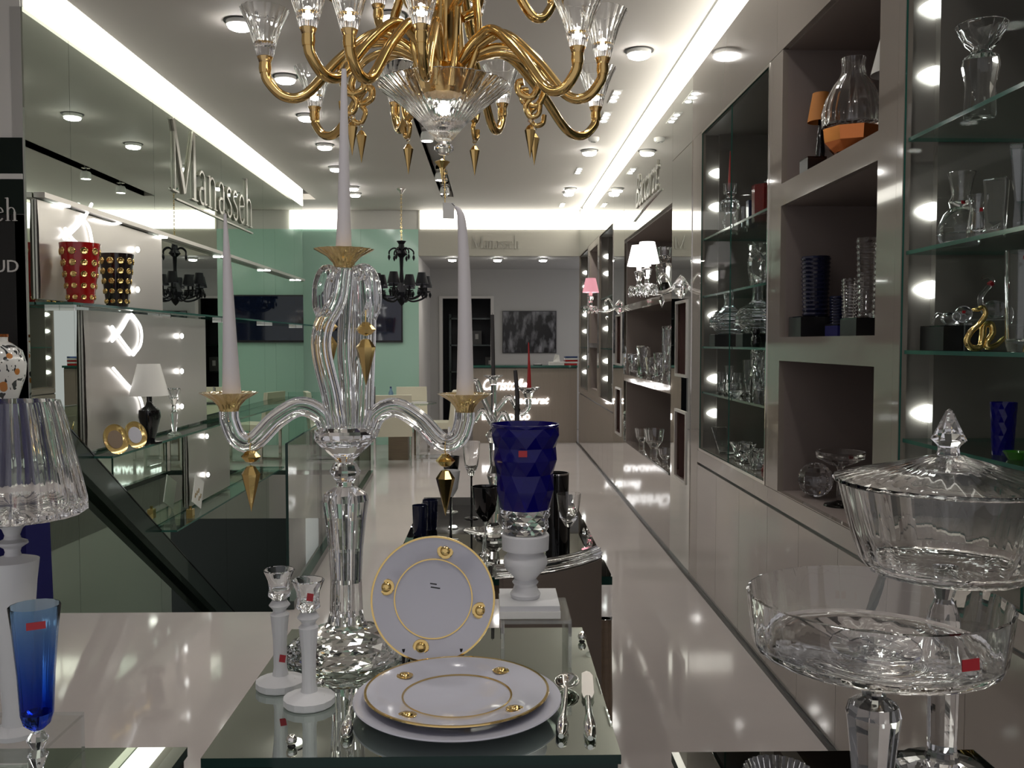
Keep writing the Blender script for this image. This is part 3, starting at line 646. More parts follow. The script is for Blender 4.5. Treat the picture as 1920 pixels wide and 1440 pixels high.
# ================================================================ BACK OF THE SHOP
p0, p1 = aty(612, 553, 13.86), aty(755, 642, 13.86)
t = thing('television', ((p0.x + p1.x) / 2, 13.87, p1.z), 'wide black flat television on the mint green wall', 'television')
W(MB().box(p0.x, p1.x, 13.855, 13.899, p1.z, p0.z), 'housing', 'black', t); W(MB().box(p0.x + .02, p1.x - .02, 13.850, 13.8545, p1.z + .03, p0.z - .02), 'screen', 'tv_screen', t)
p0, p1 = aty(942, 583, 16.38), aty(1043, 662, 16.38)
t = thing('wall_picture', ((p0.x + p1.x) / 2, 16.38, p1.z), 'dark photograph of glassware hanging behind the counter', 'picture')
W(MB().box(p0.x, p1.x, 16.37, 16.399, p1.z, p0.z), 'canvas', 'black', t); W(MB().box(p0.x + .01, p1.x - .01, 16.365, 16.3695, p1.z + .01, p0.z - .01), 'print', 'photo_print', t)
t = thing('storeroom_shelf', ((bx + bx2) / 2, 17.3, 0), 'dark storeroom shelves seen through the doorway', 'shelving unit')
for z in (.5, 1.0, 1.5, 2.0): W(MB().box(bx + .1, bx2 + .2, 17.1, 17.55, z, z + .03), 'shelf_board', 'dark_metal', t)
for x in (bx + .1, bx2 + .2): W(MB().box(x - .02, x + .02, 17.1, 17.55, 0, 2.1), 'upright', 'dark_metal', t)
for k in range(3):
    tt = thing('storage_box', (bx + .35 + .25 * k, 17.3, 1.53 if k < 2 else 1.03), ('left grey file box on a storeroom shelf', 'right grey file box on a storeroom shelf', 'lower grey file box on a storeroom shelf')[k], 'box', 'file boxes in the storeroom')
    MB().box(-.09, .09, -.12, .12, 0, .26).build('box_body', 'stair', tt); MB().box(-.03, .03, -.123, -.1201, .1, .2).build('box_label', 'paper', tt)
# counter
YC = 14.13; xl = aty(886, 760, YC).x
t = thing('reception_counter', (.45, YC + .3, 0), 'beige wood reception counter with glowing brand lettering', 'counter')
W(MB().box(xl, 1.30, YC, YC + .6, 0, 1.165), 'counter_body', 'counter_wood', t)
W(MB().box(xl - .06, 1.30, YC - .06, YC + .62, 1.18, 1.213, faces=[0, 0, 1, 1, 1, 1]), 'glass_top', ['pane_green', 'glass_edge'], t)
W(MB().box(xl, 1.30, YC + .01, YC + .6, 1.165, 1.18), 'top_trim', 'black', t)
def lit_text(txt, px, py, size, sh, sx):
    e = aty(px, py, YC - .012); l = t.location
    text_obj(txt, size, 'sign_light', basis((e.x - l.x, e.y - l.y, e.z - l.z), (1, 0, 0), (0, 0, 1)), t, shear=sh, sx=sx, depth=.012, bold=.004)
lit_text('Christofle', 903, 731, .24, .35, .72); lit_text('Baccarat', 960, 757, .165, .3, .98); lit_text('BERNARDAUD', 903, 787, .125, 0, .92)
cz = 1.213
p = aty(1043, 682, 14.3); tt = thing('tissue_box', (p.x, 14.3, cz), 'white tissue box with a tissue standing up on the counter', 'tissue box')
MB().box(-.12, .12, -.06, .06, 0, .05).build('box_body', 'paper', tt); MB().add([(-.05, 0, .05), (.06, 0, .05), (.045, .01, .16), (-.02, -.01, .17), (-.05, .02, .05), (.06, .02, .05), (.045, .03, .16), (-.02, .01, .17)], [(0, 1, 2, 3), (7, 6, 5, 4), (0, 3, 7, 4), (1, 5, 6, 2), (3, 2, 6, 7), (0, 4, 5, 1)]).build('tissue', 'paper', tt)
p = aty(1070, 682, 14.35); tt = thing('magazine_stack', (p.x, 14.35, cz), 'small stack of red and white magazines on the counter end', 'magazines')
for k, m in enumerate(('red_wax', 'paper', 'red_lacquer', 'paper', 'blue_glass')): MB().box(-.1, .1, -.07, .07, .028 * k, .028 * k + .026).build('magazine', m, tt, None, (0, 0, 0), (0, 0, .06 * (k % 3)))
p = aty(1008, 684, 14.25); tt = thing('card_tray', (p.x, 14.25, cz), 'small black card tray on the counter', 'tray')
MB().box(-.07, .07, -.05, .05, 0, .012).build('tray_base', 'black_gloss', tt); MB().box(-.05, .05, -.03, .03, .012, .02).build('card', 'paper', tt)
# meeting table and cream chairs
TC = Vector((aty(748, 760, 12.2).x, 12.2, 0))
t = thing('meeting_table', TC, 'round glass meeting table by the mint wall', 'table')
MB().lathe([(0, .745), (.50, .745), (.505, .7475), (.505, .7575), (.50, .76), (0, .76)], 48).build('glass_top', 'pane_green', t, 40)
MB().box(-.13, .13, -.13, .13, 0, .74).build('pedestal', 'wood', t)
def chair(px, py, Y, rz, label):
    p = aty(px, py, Y); t = thing('cantilever_chair', (p.x, Y, 0), label, 'chair', 'cream leather chairs at the meeting table', rz)
    MB().box(-.23, .23, -.04, .43, .42, .50).build('seat', 'cream_leather', t)
    MB().add([(-.23, -.08, .40), (.23, -.08, .40), (.23, -.02, .40), (-.23, -.02, .40), (-.22, -.14, .92), (.22, -.14, .92), (.22, -.08, .92), (-.22, -.08, .92)], [(0, 3, 2, 1), (4, 5, 6, 7), (0, 1, 5, 4), (1, 2, 6, 5), (2, 3, 7, 6), (3, 0, 4, 7)]).build('backrest', 'cream_leather', t)
    for s in (-1, 1):
        x = s * .235
        b = MB()
        for (y0, y1, z0, z1) in ((-.06, -.025, .02, .45), (.395, .43, .02, .45), (-.06, .43, 0, .022)): b.box(x - .012, x + .012, y0, y1, z0, z1)
        b.build('leg', 'chrome', t)
    MB().box(-.224, .224, .398, .428, .39, .412).build('crossbar', 'chrome', t)
    return t
chair(738, 800, 11.3, .12, 'cream chair with its back to the shop at the meeting table')
chair(772, 760, 13.2, PI + .1, 'cream chair on the far side of the meeting table')
chair(838, 800, 12.25, PI / 2, 'cream chair at the right side of the meeting table')
chair(592, 780, 12.0, -PI / 2 + .3, 'cream chair at the left near the mirror wall')
p = aty(733, 742, 12.1); tt = thing('water_bottle', (p.x, 12.1, .76), 'blue plastic water bottle on the meeting table', 'bottle')
MB().lathe([(0, 0), (.032, 0), (.032, .14), (.014, .18), (.014, .20), (0, .20)], 16).build('bottle_body', 'bottle_plastic', tt, 40); MB().lathe([(0, .2005), (.016, .2005), (.016, .222), (0, .222)], 12).build('cap', 'blue_glass', tt)
p = aty(705, 752, 12.0); tt = thing('laptop', (p.x, 12.0, .76), 'thin dark open laptop on the meeting table', 'laptop', None, 1.2)
MB().box(-.15, .15, -.1, .1, 0, .015).build('keyboard_base', 'black', tt); MB().box(-.15, .15, .09, .1, .016, .22).build('screen_lid', 'black', tt)
for k, (px, lab) in enumerate(((752, 'patterned catalogue on the meeting table'), (785, 'pale blue catalogue on the meeting table edge'))):
    p = aty(px, 752, 12.0 + .1 * k); tt = thing('catalogue', (p.x, p.y, .76), lab, 'catalogue', None, .3 * k)
    MB().box(-.1, .1, -.13, .13, 0, .014).build('pages', 'paper', tt); MB().box(-.1, .1, -.13, .13, .0142, .018).build('cover', ('counter_wood', 'porcelain')[k], tt)
# black chandelier
p = atz(752, 353, ZC); q = aty(752, 560, p.y)
t = thing('black_chandelier', (p.x, p.y, ZC), 'black crystal chandelier with small black shades by the mint wall', 'chandelier')
k = p.y / F; zof = lambda py: aty(752, py, p.y).z - ZC
MB().lathe([(0, 0), (.055, 0), (.06, -.01), (.03, -.04), (.012, -.075), (0, -.08)], 20).build('canopy', 'chrome', t, 40)
z = -.085
lk = MB().tube([(math.cos(a) * .009, 0, math.sin(a) * .016) for a in [2 * PI * i / 10 for i in range(11)]], .003, 6).mesh('chain_link', 'gold_bright', 60); i = 0
while z > zof(452) - .0:
    o = bpy.data.objects.new('chain_link', lk); link(o, t); o.location = (0, 0, z); o.rotation_euler = (0, 0, (i % 2) * PI / 2); z -= .026; i += 1
MB().lathe([(0, zof(452)), (9 * k, zof(452)), (5 * k, zof(458)), (7 * k, zof(470)), (11 * k, zof(476)), (4 * k, zof(483)), (3 * k, zof(505)), (5 * k, zof(530)), (14 * k, zof(548)), (10 * k, zof(560)), (4 * k, zof(570)), (0, zof(574))], 12).build('stem', 'black_satin', t)
arm = MB().tube(spline([(.02, 0, 0), (.06, 0, .05), (.11, 0, .055), (.155, 0, .02), (.16, 0, -.02)]), .010, 8).mesh('leaf_arm', 'black_satin', 60)
dropm = MB().lathe([(0, 0), (.014, -.02), (.018, -.045), (.010, -.065), (0, -.085)], 6).mesh('drop', 'black_satin')
for i in range(6):
    a = 2 * PI * i / 6 + .2
    o = bpy.data.objects.new('leaf_arm', arm); link(o, t); o.location = (0, 0, zof(474)); o.rotation_euler = (0, 0, a)
    d_ = bpy.data.objects.new('drop', dropm); link(d_, o); d_.location = (.16, 0, -.02)
arm = MB().tube(spline([(.04, 0, -.02), (.12, 0, -.08), (.22, 0, -.07), (.31, 0, -.02), (.32, 0, .03)]), .013, 8).mesh('arm', 'black_satin', 60)
cup = MB().lathe([(0, 0), (.03, 0), (.055, .012), (.055, .018), (.014, .018), (.014, .075), (0, .075)], 12).mesh('cup', 'black_satin', 40)
shd = MB().lathe([(.084, .07), (.050, .215), (.048, .215), (.082, .07)], 20).mesh('shade', 'black_satin', 40)
blb = MB().ball((0, 0, .098), .024, 10, 6).mesh('bulb', 'bulb', 60)
for i in range(10):
    a = 2 * PI * i / 10 + .1; hh = .035 * (i % 2)
    o = bpy.data.objects.new('arm', arm); link(o, t); o.location = (0, 0, zof(553) + hh); o.rotation_euler = (0, 0, a)
    for nm, m_ in (('cup', cup), ('shade', shd), ('bulb', blb)):
        c_ = bpy.data.objects.new(nm, m_); link(c_, o); c_.location = (.32, 0, .03)
    for jj in range(4):
        c_ = bpy.data.objects.new('drop', dropm); link(c_, o); c_.location = (.32 + .05 * math.cos(jj * PI / 2), .05 * math.sin(jj * PI / 2), .04)
# crystal wall lamps on the mirrored piers
def sconce(Y, zr, n_l, shade, label):
    t = thing('wall_sconce', (1.298, Y, zr), label, 'wall lamp', 'crystal wall lamps on the mirrored piers')
    MB().lathe([(0, 0), (.085, 0), (.075, .012), (.05, .03), (.02, .05), (0, .055)], 14).build('backplate', 'crystal_cut', t, None, (-.001, 0, 0), (0, -PI / 2, 0))
    heads = [(-.30, .0)] if n_l == 1 else [(-.25, -.09), (-.27, .13)]
    for hx, hy in heads:
        b = MB().tube(spline([(-.04, 0, 0), (-.10, hy * .3, -.03), (-.17, hy * .7, -.04), (hx + .02, hy, -.02), (hx, hy, .0)]), .014, 8); a_ = b.build('arm', 'crystal', t, 60)
        MB().lathe([(0, -.03), (.02, -.02), (.06, .0), (.075, .012), (.06, .014), (.02, .01), (.014, .05), (.03, .09), (.035, .115), (.028, .118), (.015, .12), (0, .12)], 12).build('cup', 'crystal_cut', t, None, (hx, hy, 0))
        MB().tube([(hx, hy, .12), (hx, hy, .16)], .018, 12).build('lamp_holder', 'white_plastic', t)
        MB().lathe([(.085, .155), (.052, .30), (.050, .30), (.083, .155)], 28).build('lamp_shade', shade, t, 40, (hx, hy, 0))
        MB().ball((hx, hy, .20), .022).build('bulb', 'lamp', t, 60)
        for jj in range(10):
            a = 2 * PI * jj / 10
            MB().lathe([(0, 0), (.008, -.015), (.011, -.045), (0, -.075)], 6).build('pendant', 'crystal_cut', t, None, (hx + .068 * math.cos(a), hy + .068 * math.sin(a), .008))
    MB().tube(spline([(-.06, 0, -.01), (-.09, 0, .06), (-.12, 0, .09), (-.15, 0, .06), (-.14, 0, .02)]), .010, 8).build('scroll', 'crystal', t, 60)
    MB().lathe([(0, 0), (.012, -.02), (.02, -.05), (.012, -.07), (0, -.10)], 6).build('pendant', 'crystal_cut', t, None, (-.13, 0, -.045))
sconce(6.30, 1.955, 2, 'shade_light', 'crystal wall lamp with two glowing white shades')
sconce(9.36, 1.93, 1, 'pink_shade', 'crystal wall lamp with one pink shade')
# ================================================================ DISPLAY TABLES
def plinth(x0, x1, y0, y1, h, top, label, group='mirrored display plinths at the shop window'):
    t = thing('display_plinth', ((x0 + x1) / 2, (y0 + y1) / 2, 0), label, 'plinth', group)
    W(MB().box(x0, x1, y0, y1, h - .014, h - .0006, faces=[1, 0, 1, 1, 1, 1]), 'mirror_top', [top, 'glass_edge_dark'], t)
    W(MB().box(x0 + .004, x1 - .004, y0 + .004, y1 - .004, .03, h - .0142), 'plinth_body', 'mirror_side', t)
    W(MB().box(x0 + .03, x1 - .03, y0 + .03, y1 - .03, 0, .03), 'recessed_foot', 'black', t)
    return t
TZ = 1.0
plinth(-.403, .176, 1.228, 1.79, TZ, 'mirror_top', 'mirror-topped plinth in the middle set with plates and a crystal candelabrum')
plinth(-1.05, -.433, .70, 1.264, TZ, 'mirror_top', 'mirror-topped plinth at the lower left under the blue flute')
plinth(.247, .672, .70, 1.234, TZ, 'black_mirror', 'black mirror plinth at the lower right under the crystal cake stand')
for px, py, lab in ((547, 1392, 'small chrome ball near the front left of the middle plinth'), (600, 1284, 'small chrome ball between the frosted candlesticks and candelabrum'), (1091, 1196, 'small chrome ball at the back right corner of the middle plinth')):
    p = atz(px, py + 6, TZ); t = thing('chrome_ball', p, lab, 'ball', 'small chrome balls on the plinth tops')
    MB().ball((0, 0, .0085), .008, 20, 12).build('ball', 'chrome', t, 60); MB().lathe([(0, 0), (.006, 0), (.004, .002), (0, .002)], 16).build('base_pad', 'black', t)

# ================================================================ GOLD CHANDELIER
CC = Vector((aty(832, 160, 2.1).x, 2.1, aty(832, 163, 2.1).z))
t = thing('gold_chandelier', CC, 'large gold and ribbed crystal chandelier over the display tables', 'chandelier')
zb = aty(842, 256, 2.1).z - CC.z
MB().lathe([(0, zb - .012), (.018, zb - .010), (.026, zb, .3), (.052, zb + .030), (.098, zb + .072), (.142, -.006), (.150, 0), (.147, .003), (.138, -.002), (.094, zb + .078), (.048, zb + .036), (0, zb + .016)], 120, ribs=40, amp=.018).build('bowl', 'crystal', t, 40)
MB().ball((0, 0, 0), .016, 16, 10).build('bulb', 'bulb', t, 60, (0, 0, zb + .055))
MB().lathe([(0, -.03), (.012, -.028), (.022, -.018), (.022, -.010), (.012, 0), (0, .001)], 16).build('finial', 'crystal_cut', t, None, (0, 0, zb - .0125))
MB().lathe([(0, 0), (.018, -.008), (.006, -.022), (0, -.06)], 10).build('drop', 'gold_bright', t, None, (-.004, 0, aty(838, 297, 2.1).z - CC.z))
for k, py in enumerate((322, 338, 352, 366)): MB().lathe([(0, .008), (.006, .003), (.006, -.003), (0, -.008)], 8).build('crystal_bead', 'crystal_cut', t, None, (.002, 0, aty(838, py, 2.1).z - CC.z))
MB().box(-.013, .013, -.001, .001, -.018, .018).build('price_tag', 'paper', t, None, (.010, 0, aty(842, 395, 2.1).z - CC.z), (0, 0, .2))
MB().tube([(0, 0, zb - .04), (.002, 0, aty(838, 380, 2.1).z - CC.z)], .0012, 6).build('wire', 'gold_bright', t)
# centre column and rods
MB().lathe([(0, -.02), (.05, -.02), (.055, 0), (.032, .05), (.026, .12), (.034, .18), (.022, .24), (.028, .32), (.016, .40), (.02, .46), (.007, .50), (.007, ZC - CC.z - .05), (0, ZC - CC.z - .05)], 20, ribs=10, amp=.05).build('column', 'gold', t, 40)
MB().lathe([(0, ZC - CC.z), (.06, ZC - CC.z), (.06, ZC - CC.z - .012), (.02, ZC - CC.z - .05), (0, ZC - CC.z - .05)], 24).build('canopy', 'gold_bright', t, 40)
for k in range(9):
    a = 2 * PI * k / 9 + .2; r0, r1 = .050, .040 + .022 * (k % 3)
    MB().tube(spline([(r0 * math.cos(a), r0 * math.sin(a), -.01), (r1 * math.cos(a + .15), r1 * math.sin(a + .15), .10), (r1 * .8 * math.cos(a + .3), r1 * .8 * math.sin(a + .3), .26 + .05 * (k % 2))], 5), .0085, 8).build('rod', 'gold' if k % 3 else 'amber_glass', t, 60)
cupm = MB().lathe([(0, 0), (.0125, 0, 0), (.017, .012, .3), (.0235, .040), (.033, .072), (.045, .100), (.051, .112), (.049, .1125), (.0425, .099), (.030, .071), (.0205, .042), (0, .034)], 72, ribs=18, amp=.03).mesh('cup', 'crystal', 40)
bulm = MB().ball((0, 0, .042), .0085, 12, 8, sz=1.5).mesh('bulb', 'bulb', 60)
sokm = MB().lathe([(0, -.022), (.012, -.022), (.0135, -.012), (.0125, .0), (.016, .012), (.0155, .013), (0, -.001)], 16).mesh('socket', 'gold', 40)
def arm(Q, peak=.085, trough=.068, lit=True, zh=0.05, rad=.0112):
    r = math.hypot(Q.x, Q.y); ux, uy = Q.x / r, Q.y / r
    pts = [(.045, zh), (.05 + .12 * r, max(zh + .03, zh + .6 * peak - .01)), (.40 * r, Q.z + peak), (.60 * r, Q.z + .25 * peak), (.78 * r, Q.z - trough * .86), (.90 * r, Q.z - trough), (.985 * r, Q.z - trough * .55), (r, Q.z - .012)]
    pts = spline([(p_ * ux, p_ * uy, z_) for p_, z_ in pts], 7)
    o = MB().tube(pts, rad, 12).build('arm', 'gold', t, 60)
    for nm, me_ in (('socket', sokm), ('cup', cupm)) + ((('bulb', bulm),) if lit else ()):
        c_ = bpy.data.objects.new(nm, me_); link(c_, o); c_.location = Q
    return o
Zc = 2.17
for k, (px, py) in enumerate(((497, 118), (578, 65), (655, 68), (590, 210), (790, 60), (1083, 100), (1130, 120), (1117, 210))):
    q = atz(px, py, Zc) - CC; arm(Vector((q.x, q.y, Zc - CC.z)), lit=(k != 0))
for a in (70, 112): arm(Vector((.40 * math.cos(math.radians(a)), .40 * math.sin(math.radians(a)), Zc - CC.z + .03)))
for a, rr in ((20, .27), (75, .27), (130, .27), (188, .27), (245, .24), (303, .25)):
    arm(Vector((rr * math.cos(math.radians(a)), rr * math.sin(math.radians(a)), .245)), .07, .06, True, .16)
drop = MB().lathe([(0, 0), (.006, -.004), (.0125, -.014), (.0115, -.019), (0, -.078)], 8).mesh('drop', 'gold')
bead = MB().lathe([(0, .007), (.006, .002), (.006, -.002), (0, -.007)], 8).mesh('crystal_bead', 'crystal_cut')
for a, rr in ((172, .20), (196, .215), (-10, .205), (12, .22), (70, .20), (120, .20)):
    a = math.radians(a); f = lambda r, z: (r * math.cos(a), r * math.sin(a), z)
    o = MB().tube(spline([f(.05, .06), f(rr * .6, .085), f(rr * .92, .065), f(rr * 1.08, .015), f(rr * 1.0, -.030), f(rr * .86, -.022), f(rr * .84, .0), f(rr * .9, .004)], 6), [.0085] * 43, 10).build('hook', 'gold', t, 60)
    o2 = MB().tube(spline([f(rr * 1.0, -.030), f(rr * .92, -.050), f(rr * .97, -.075), f(rr * 1.06, -.070), f(rr * 1.08, -.05)], 5), .006, 8).build('curl', 'gold', t, 60)
    for nm, me_, z in (('crystal_bead', bead, -.083), ('drop', drop, -.091)):
        c_ = bpy.data.objects.new(nm, me_); link(c_, o2); c_.location = f(rr * .97, z)

def diamond(rows, n, m, name, parent, inner=None):
    b_ = MB(); R = []
    for i, (r_, z_) in enumerate(rows):
        R.append([len(b_.v) + j for j in range(n)]); b_.v += [(r_ * math.cos(2 * PI * (j + .5 * (i % 2)) / n), r_ * math.sin(2 * PI * (j + .5 * (i % 2)) / n), z_) for j in range(n)]
    for i in range(len(R) - 1):
        A_, B_ = R[i], R[i + 1]
        for j in range(n):
            k = (j + 1) % n
            if i % 2 == 0: b_.f += [(A_[j], A_[k], B_[j]), (A_[k], B_[k], B_[j])]
            else: b_.f += [(A_[j], B_[k], B_[j]), (A_[j], A_[k], B_[k])]
            b_.m += [0, 0]
    b_.f.append(tuple(reversed(R[0]))); b_.f.append(tuple(R[-1])); b_.m += [0, 0]
    return b_.build(name, m, parent)
# ================================================================ CRYSTAL CANDELABRUM
B0 = atz(650, 1222, TZ); YB = B0.y; kc = YB / F
t = thing('crystal_candelabrum', (B0.x, YB, TZ), 'tall cut crystal candelabrum with gold candle cups on the middle plinth', 'candelabrum')
def c_(px, py): p = aty(px, py, YB); return (p.x - B0.x, 0, p.z - TZ)
zz = lambda py: c_(650, py)[2]
zB = zz(1165)
BASE_ROWS = [(.110, 0), (.117, .005), (.110, .011), (.102, .018), (.092, .022), (.082, .030), (.070, .034), (.060, .043), (.048, .047), (.040, zB - .006), (.034, zB)]
diamond(BASE_ROWS, 18, 'crystal_cut', 'base', t)
MB().lathe([(0, zB + .0005), (.033, zB + .0005), (.029, zz(1150)), (.027, zz(1090)), (.030, zz(1030)), (.036, zz(970)), (.0405, zz(938)), (.037, zz(925)), (.018, zz(912)), (0, zz(911))], 48, ribs=12, amp=.06).build('column', 'crystal_cut', t)
MB().lathe([(0, zz(910.5)), (.015, zz(910.5)), (.017, zz(902)), (.024, zz(893)), (.029, zz(884)), (.023, zz(872)), (.019, zz(866)), (0, zz(865.5))], 10).build('knop', 'crystal_cut', t)
MB().lathe([(0, zz(865)), (.016, zz(865)), (.021, zz(858)), (.050, zz(830)), (.057, zz(822)), (.056, zz(806)), (.046, zz(800)), (0, zz(799))], 14).build('hub', 'crystal_cut', t)
for pts, r, y in (([(632, 800), (622, 740), (604, 660), (608, 610), (632, 562), (642, 503)], .0165, -.006), ([(655, 800), (650, 720), (646, 640), (655, 503)], .014, .012), ([(678, 800), (681, 700), (684, 600), (681, 503)], .0185, .004)):
    MB().tube([(p.x, y, p.z) for p in spline([c_(*q) for q in pts], 7)], r, 24, ribs=8, amp=.10).build('twisted_stem', 'crystal_cut', t, 60)
for pts in ([(668, 516), (688, 510), (700, 530), (703, 568), (694, 596)], [(634, 520), (616, 512), (605, 535), (604, 572), (611, 592)]):
    MB().tube([(p.x, -.016, p.z) for p in spline([c_(*q) for q in pts], 6)], .0140, 20, ribs=6, amp=.1).build('scroll', 'crystal_cut', t, 60)
for pts in ([(618, 812), (602, 778), (564, 762), (520, 785), (474, 829), (446, 822), (431, 790), (429, 770)], [(690, 812), (706, 778), (742, 764), (786, 788), (828, 829), (858, 822), (870, 792), (872, 772)]):
    MB().tube(spline([c_(*q) for q in pts], 7), .0165, 24, ribs=8, amp=.09).build('arm', 'crystal_cut', t, 60)
bob = MB().lathe([(0, 0), (.017, 0, .2), (.020, .010, .5), (.030, .022), (.050, .034), (.0535, .036), (.049, .0365), (.026, .027), (.016, .016), (0, .014)], 96, ribs=16, amp=.035).mesh('bobeche', 'amber_glass', 50)
BOB = (((645, 503), 'centre', 1.0), ((430, 771), 'left', .97), ((872, 773), 'right', .93))
for q, _, s in BOB:
    o = bpy.data.objects.new('bobeche', bob); link(o, t); o.location = c_(*q); o.scale = (s, s, .95)
dr1 = MB().lathe([(0, .013), (.006, .013), (.018, 0), (.010, -.009), (0, -.012)], 8).mesh('drop_cap', 'gold_bright'); dr2 = MB().lathe([(0, 0), (.008, -.002), (.0175, -.016), (.0155, -.024), (0, -.086)], 8).mesh('drop', 'gold_bright')
for (px, py), y in (((470, 856), -.0), ((835, 864), 0), ((690, 618), -.03), ((609, 612), .03)):
    x, _, z = c_(px, py); o = bpy.data.objects.new('drop_cap', dr1); link(o, t); o.location = (x, y, z)
    d_ = bpy.data.objects.new('drop', dr2); link(d_, o); d_.location = (0, 0, -.016)
    MB().tube([(x, y, z + .012), (x, y, z + .034)], .0012, 6).build('hook_wire', 'gold_bright', t)
def candle(pts, r0, r1, m, label, Y, grp=None):
    P = [aty(px, py, Y) for px, py in pts]; base = P[0]
    tt = thing('candle', base, label, 'candle', grp); P = spline([p - base for p in P], 6); k = len(P)
    MB().tube(P, [r0 + (r1 - r0) * (i / (k - 1)) for i in range(k)], 20).build('wax', m, tt, 60)
    MB().tube([P[-1], P[-1] + (P[-1] - P[-2]).normalized() * .008], .0008, 6).build('wick', 'grey_wax', tt)
G = 'tall white tapered candles of the crystal candelabrum'
candle([(644, 488), (645, 400), (645, 260), (645, 130)], .0155, .0045, 'wax', 'tallest white taper candle in the middle of the crystal candelabrum', YB, G)
candle([(435, 754), (431, 640), (426, 500), (422, 402)], .0175, .0025, 'wax', 'white taper candle on the left arm of the crystal candelabrum', YB, G)
candle([(872, 757), (872, 640), (870, 500), (866, 420), (861, 396), (853, 387)], .0165, .0022, 'wax', 'white taper candle with drooping tip on the right candelabrum arm', YB, G)

# ================================================================ SMALL THINGS ON THE MIDDLE PLINTH
def sticker(parent, loc, w, h, rot): return MB().box(-w / 2, w / 2, -.0006, .0006, -h / 2, h / 2).build('label_sticker', 'label_red', parent, None, loc, rot)
def frosted_stick(px, py, label, s, stz):
    p = atz(px, py, TZ); k = p.y / F * s
    tt = thing('frosted_candlestick', p, label, 'candlestick', 'frosted candlesticks with clear cups')
    MB().lathe([(0, 0), (43 * k, 0), (46 * k, 3 * k), (46 * k, 14 * k), (30 * k, 19 * k), (15 * k, 24 * k), (12.5 * k, 40 * k), (13 * k, 90 * k), (17 * k, 135 * k), (18 * k, 140 * k), (12 * k, 146 * k), (13 * k, 150 * k), (20 * k, 158 * k), (13 * k, 168 * k), (0, 168.5 * k)], 16).build('stem', 'frosted', tt, 20)
    MB().lathe([(0, 169 * k), (13 * k, 169 * k), (21 * k, 176 * k), (19 * k, 190 * k), (21 * k, 205 * k), (29 * k, 224 * k), (27 * k, 226 * k), (17 * k, 205 * k), (15 * k, 188 * k), (0, 184 * k)], 24).build('cup', 'crystal_cut', tt, 30)
    sticker(tt, (8 * k, -15.5 * k if stz < 120 else -23 * k, stz * k), .010, .012, (0, .15, 0))
    MB().box(-.006, .006, -.003, .003, 0, .0006).build('price_label', 'paper', tt, None, (22 * k, -8 * k, 18.5 * k), (0, 0, .5))
frosted_stick(526, 1288, 'rear frosted white candlestick with red sticker low on the stem', 1.0, 60)
frosted_stick(580, 1320, 'front frosted white candlestick with red sticker on its clear cup', 1.06, 200)
# plates
def plate(parent_loc, r, label, gold, med, rot=(0, 0, 0), grp=None, well=.60, nm='dinner_plate', ang0=45):
    tt = thing(nm, parent_loc, label, 'plate', grp); tt.rotation_euler = rot
    MB().lathe([(0, .002), (r * well * .9, .002), (r * well * .9, 0), (r * well, 0), (r * well * 1.02, .004), (r, .016), (r + .0012, .0175), (r, .019), (r * well * 1.03, .0075), (r * well * .96, .0052), (0, .0048)], 96).build('plate_body', 'porcelain', tt, 40)
    if gold:
        MB().lathe([(r * .990, .0186), (r * .990, .0196), (r + .0022, .0196), (r + .0026, .0176), (r + .0012, .0174)], 96).build('gold_rim', 'gold_bright', tt, 40)
        MB().lathe([(r * well * 1.015, .0074), (r * well * 1.015, .0084), (r * well * 1.05, .0090), (r * well * 1.05, .0078)], 96).build('gold_ring', 'gold_bright', tt, 40)
    for k in range(med):
        a = math.radians(ang0 + 90 * k); rr = r * .80; zl = .0075 + (.019 - .0075) * (.80 - well * 1.03) / (1 - well * 1.03)
        o = MB().lathe([(0, -.001), (.0135, -.001), (.0145, .0008), (.0115, .0022), (.009, .0016), (.007, .0042), (0, .0055)], 24).build('medallion', 'gold_bright' , tt, 60, (rr * math.cos(a), rr * math.sin(a), zl))
    return tt
pc = atz(858, 1305, TZ + .018)
plate((pc.x, pc.y, TZ), .161, 'plain white charger plate lying on the middle plinth', False, 0, nm='charger_plate')
pd = atz(857, 1294, TZ + .030)
plate((pc.x - .001, pc.y + .006, TZ + .0095), .142, 'gold-rimmed white dinner plate lying on the charger plate', True, 4, grp='gold-rimmed white plates', well=.58, ang0=52)
ps = aty(813, 1122, 1.60); r = 114 * 1.60 / F; tl = math.radians(77)
tt = plate((ps.x, ps.y, ps.z), r, 'gold-rimmed white plate standing upright on a black stand', True, 4, (tl, 0, 0), 'gold-rimmed white plates', .62, ang0=76)
for q, (xa_, xb2) in enumerate(((-.010, .002), (-.008, .009))):
    MB().box(xa_, xb2, .024 - .006 * q, .0262 - .006 * q, .0049, .0053).build('print_mark', 'black', tt, None, (0, 0, 0), (0, 0, -.15))
base_z = ps.z - r * math.sin(tl) - TZ
tt = thing('plate_stand', (ps.x, ps.y + .0, TZ), 'small black wire plate stand holding the upright plate', 'plate stand')
for s in (-1, 1):
    x = s * .0505; yf = -.026
    MB().tube(spline([(x, yf - .009, .035), (x, yf - .010, .020), (x, yf - .010, .004), (x, yf + .01, .003), (x, .045, .003)], 5), .0028, 8).build('front_prong', 'black', tt, 60)
    MB().tube([(x, .044, .003), (x * .6, .034, .11)], .0024, 8).build('back_support', 'black', tt)
MB().tube([(-.0505, .044, .003), (.0505, .044, .003)], .0024, 8).build('crossbar', 'black', tt)
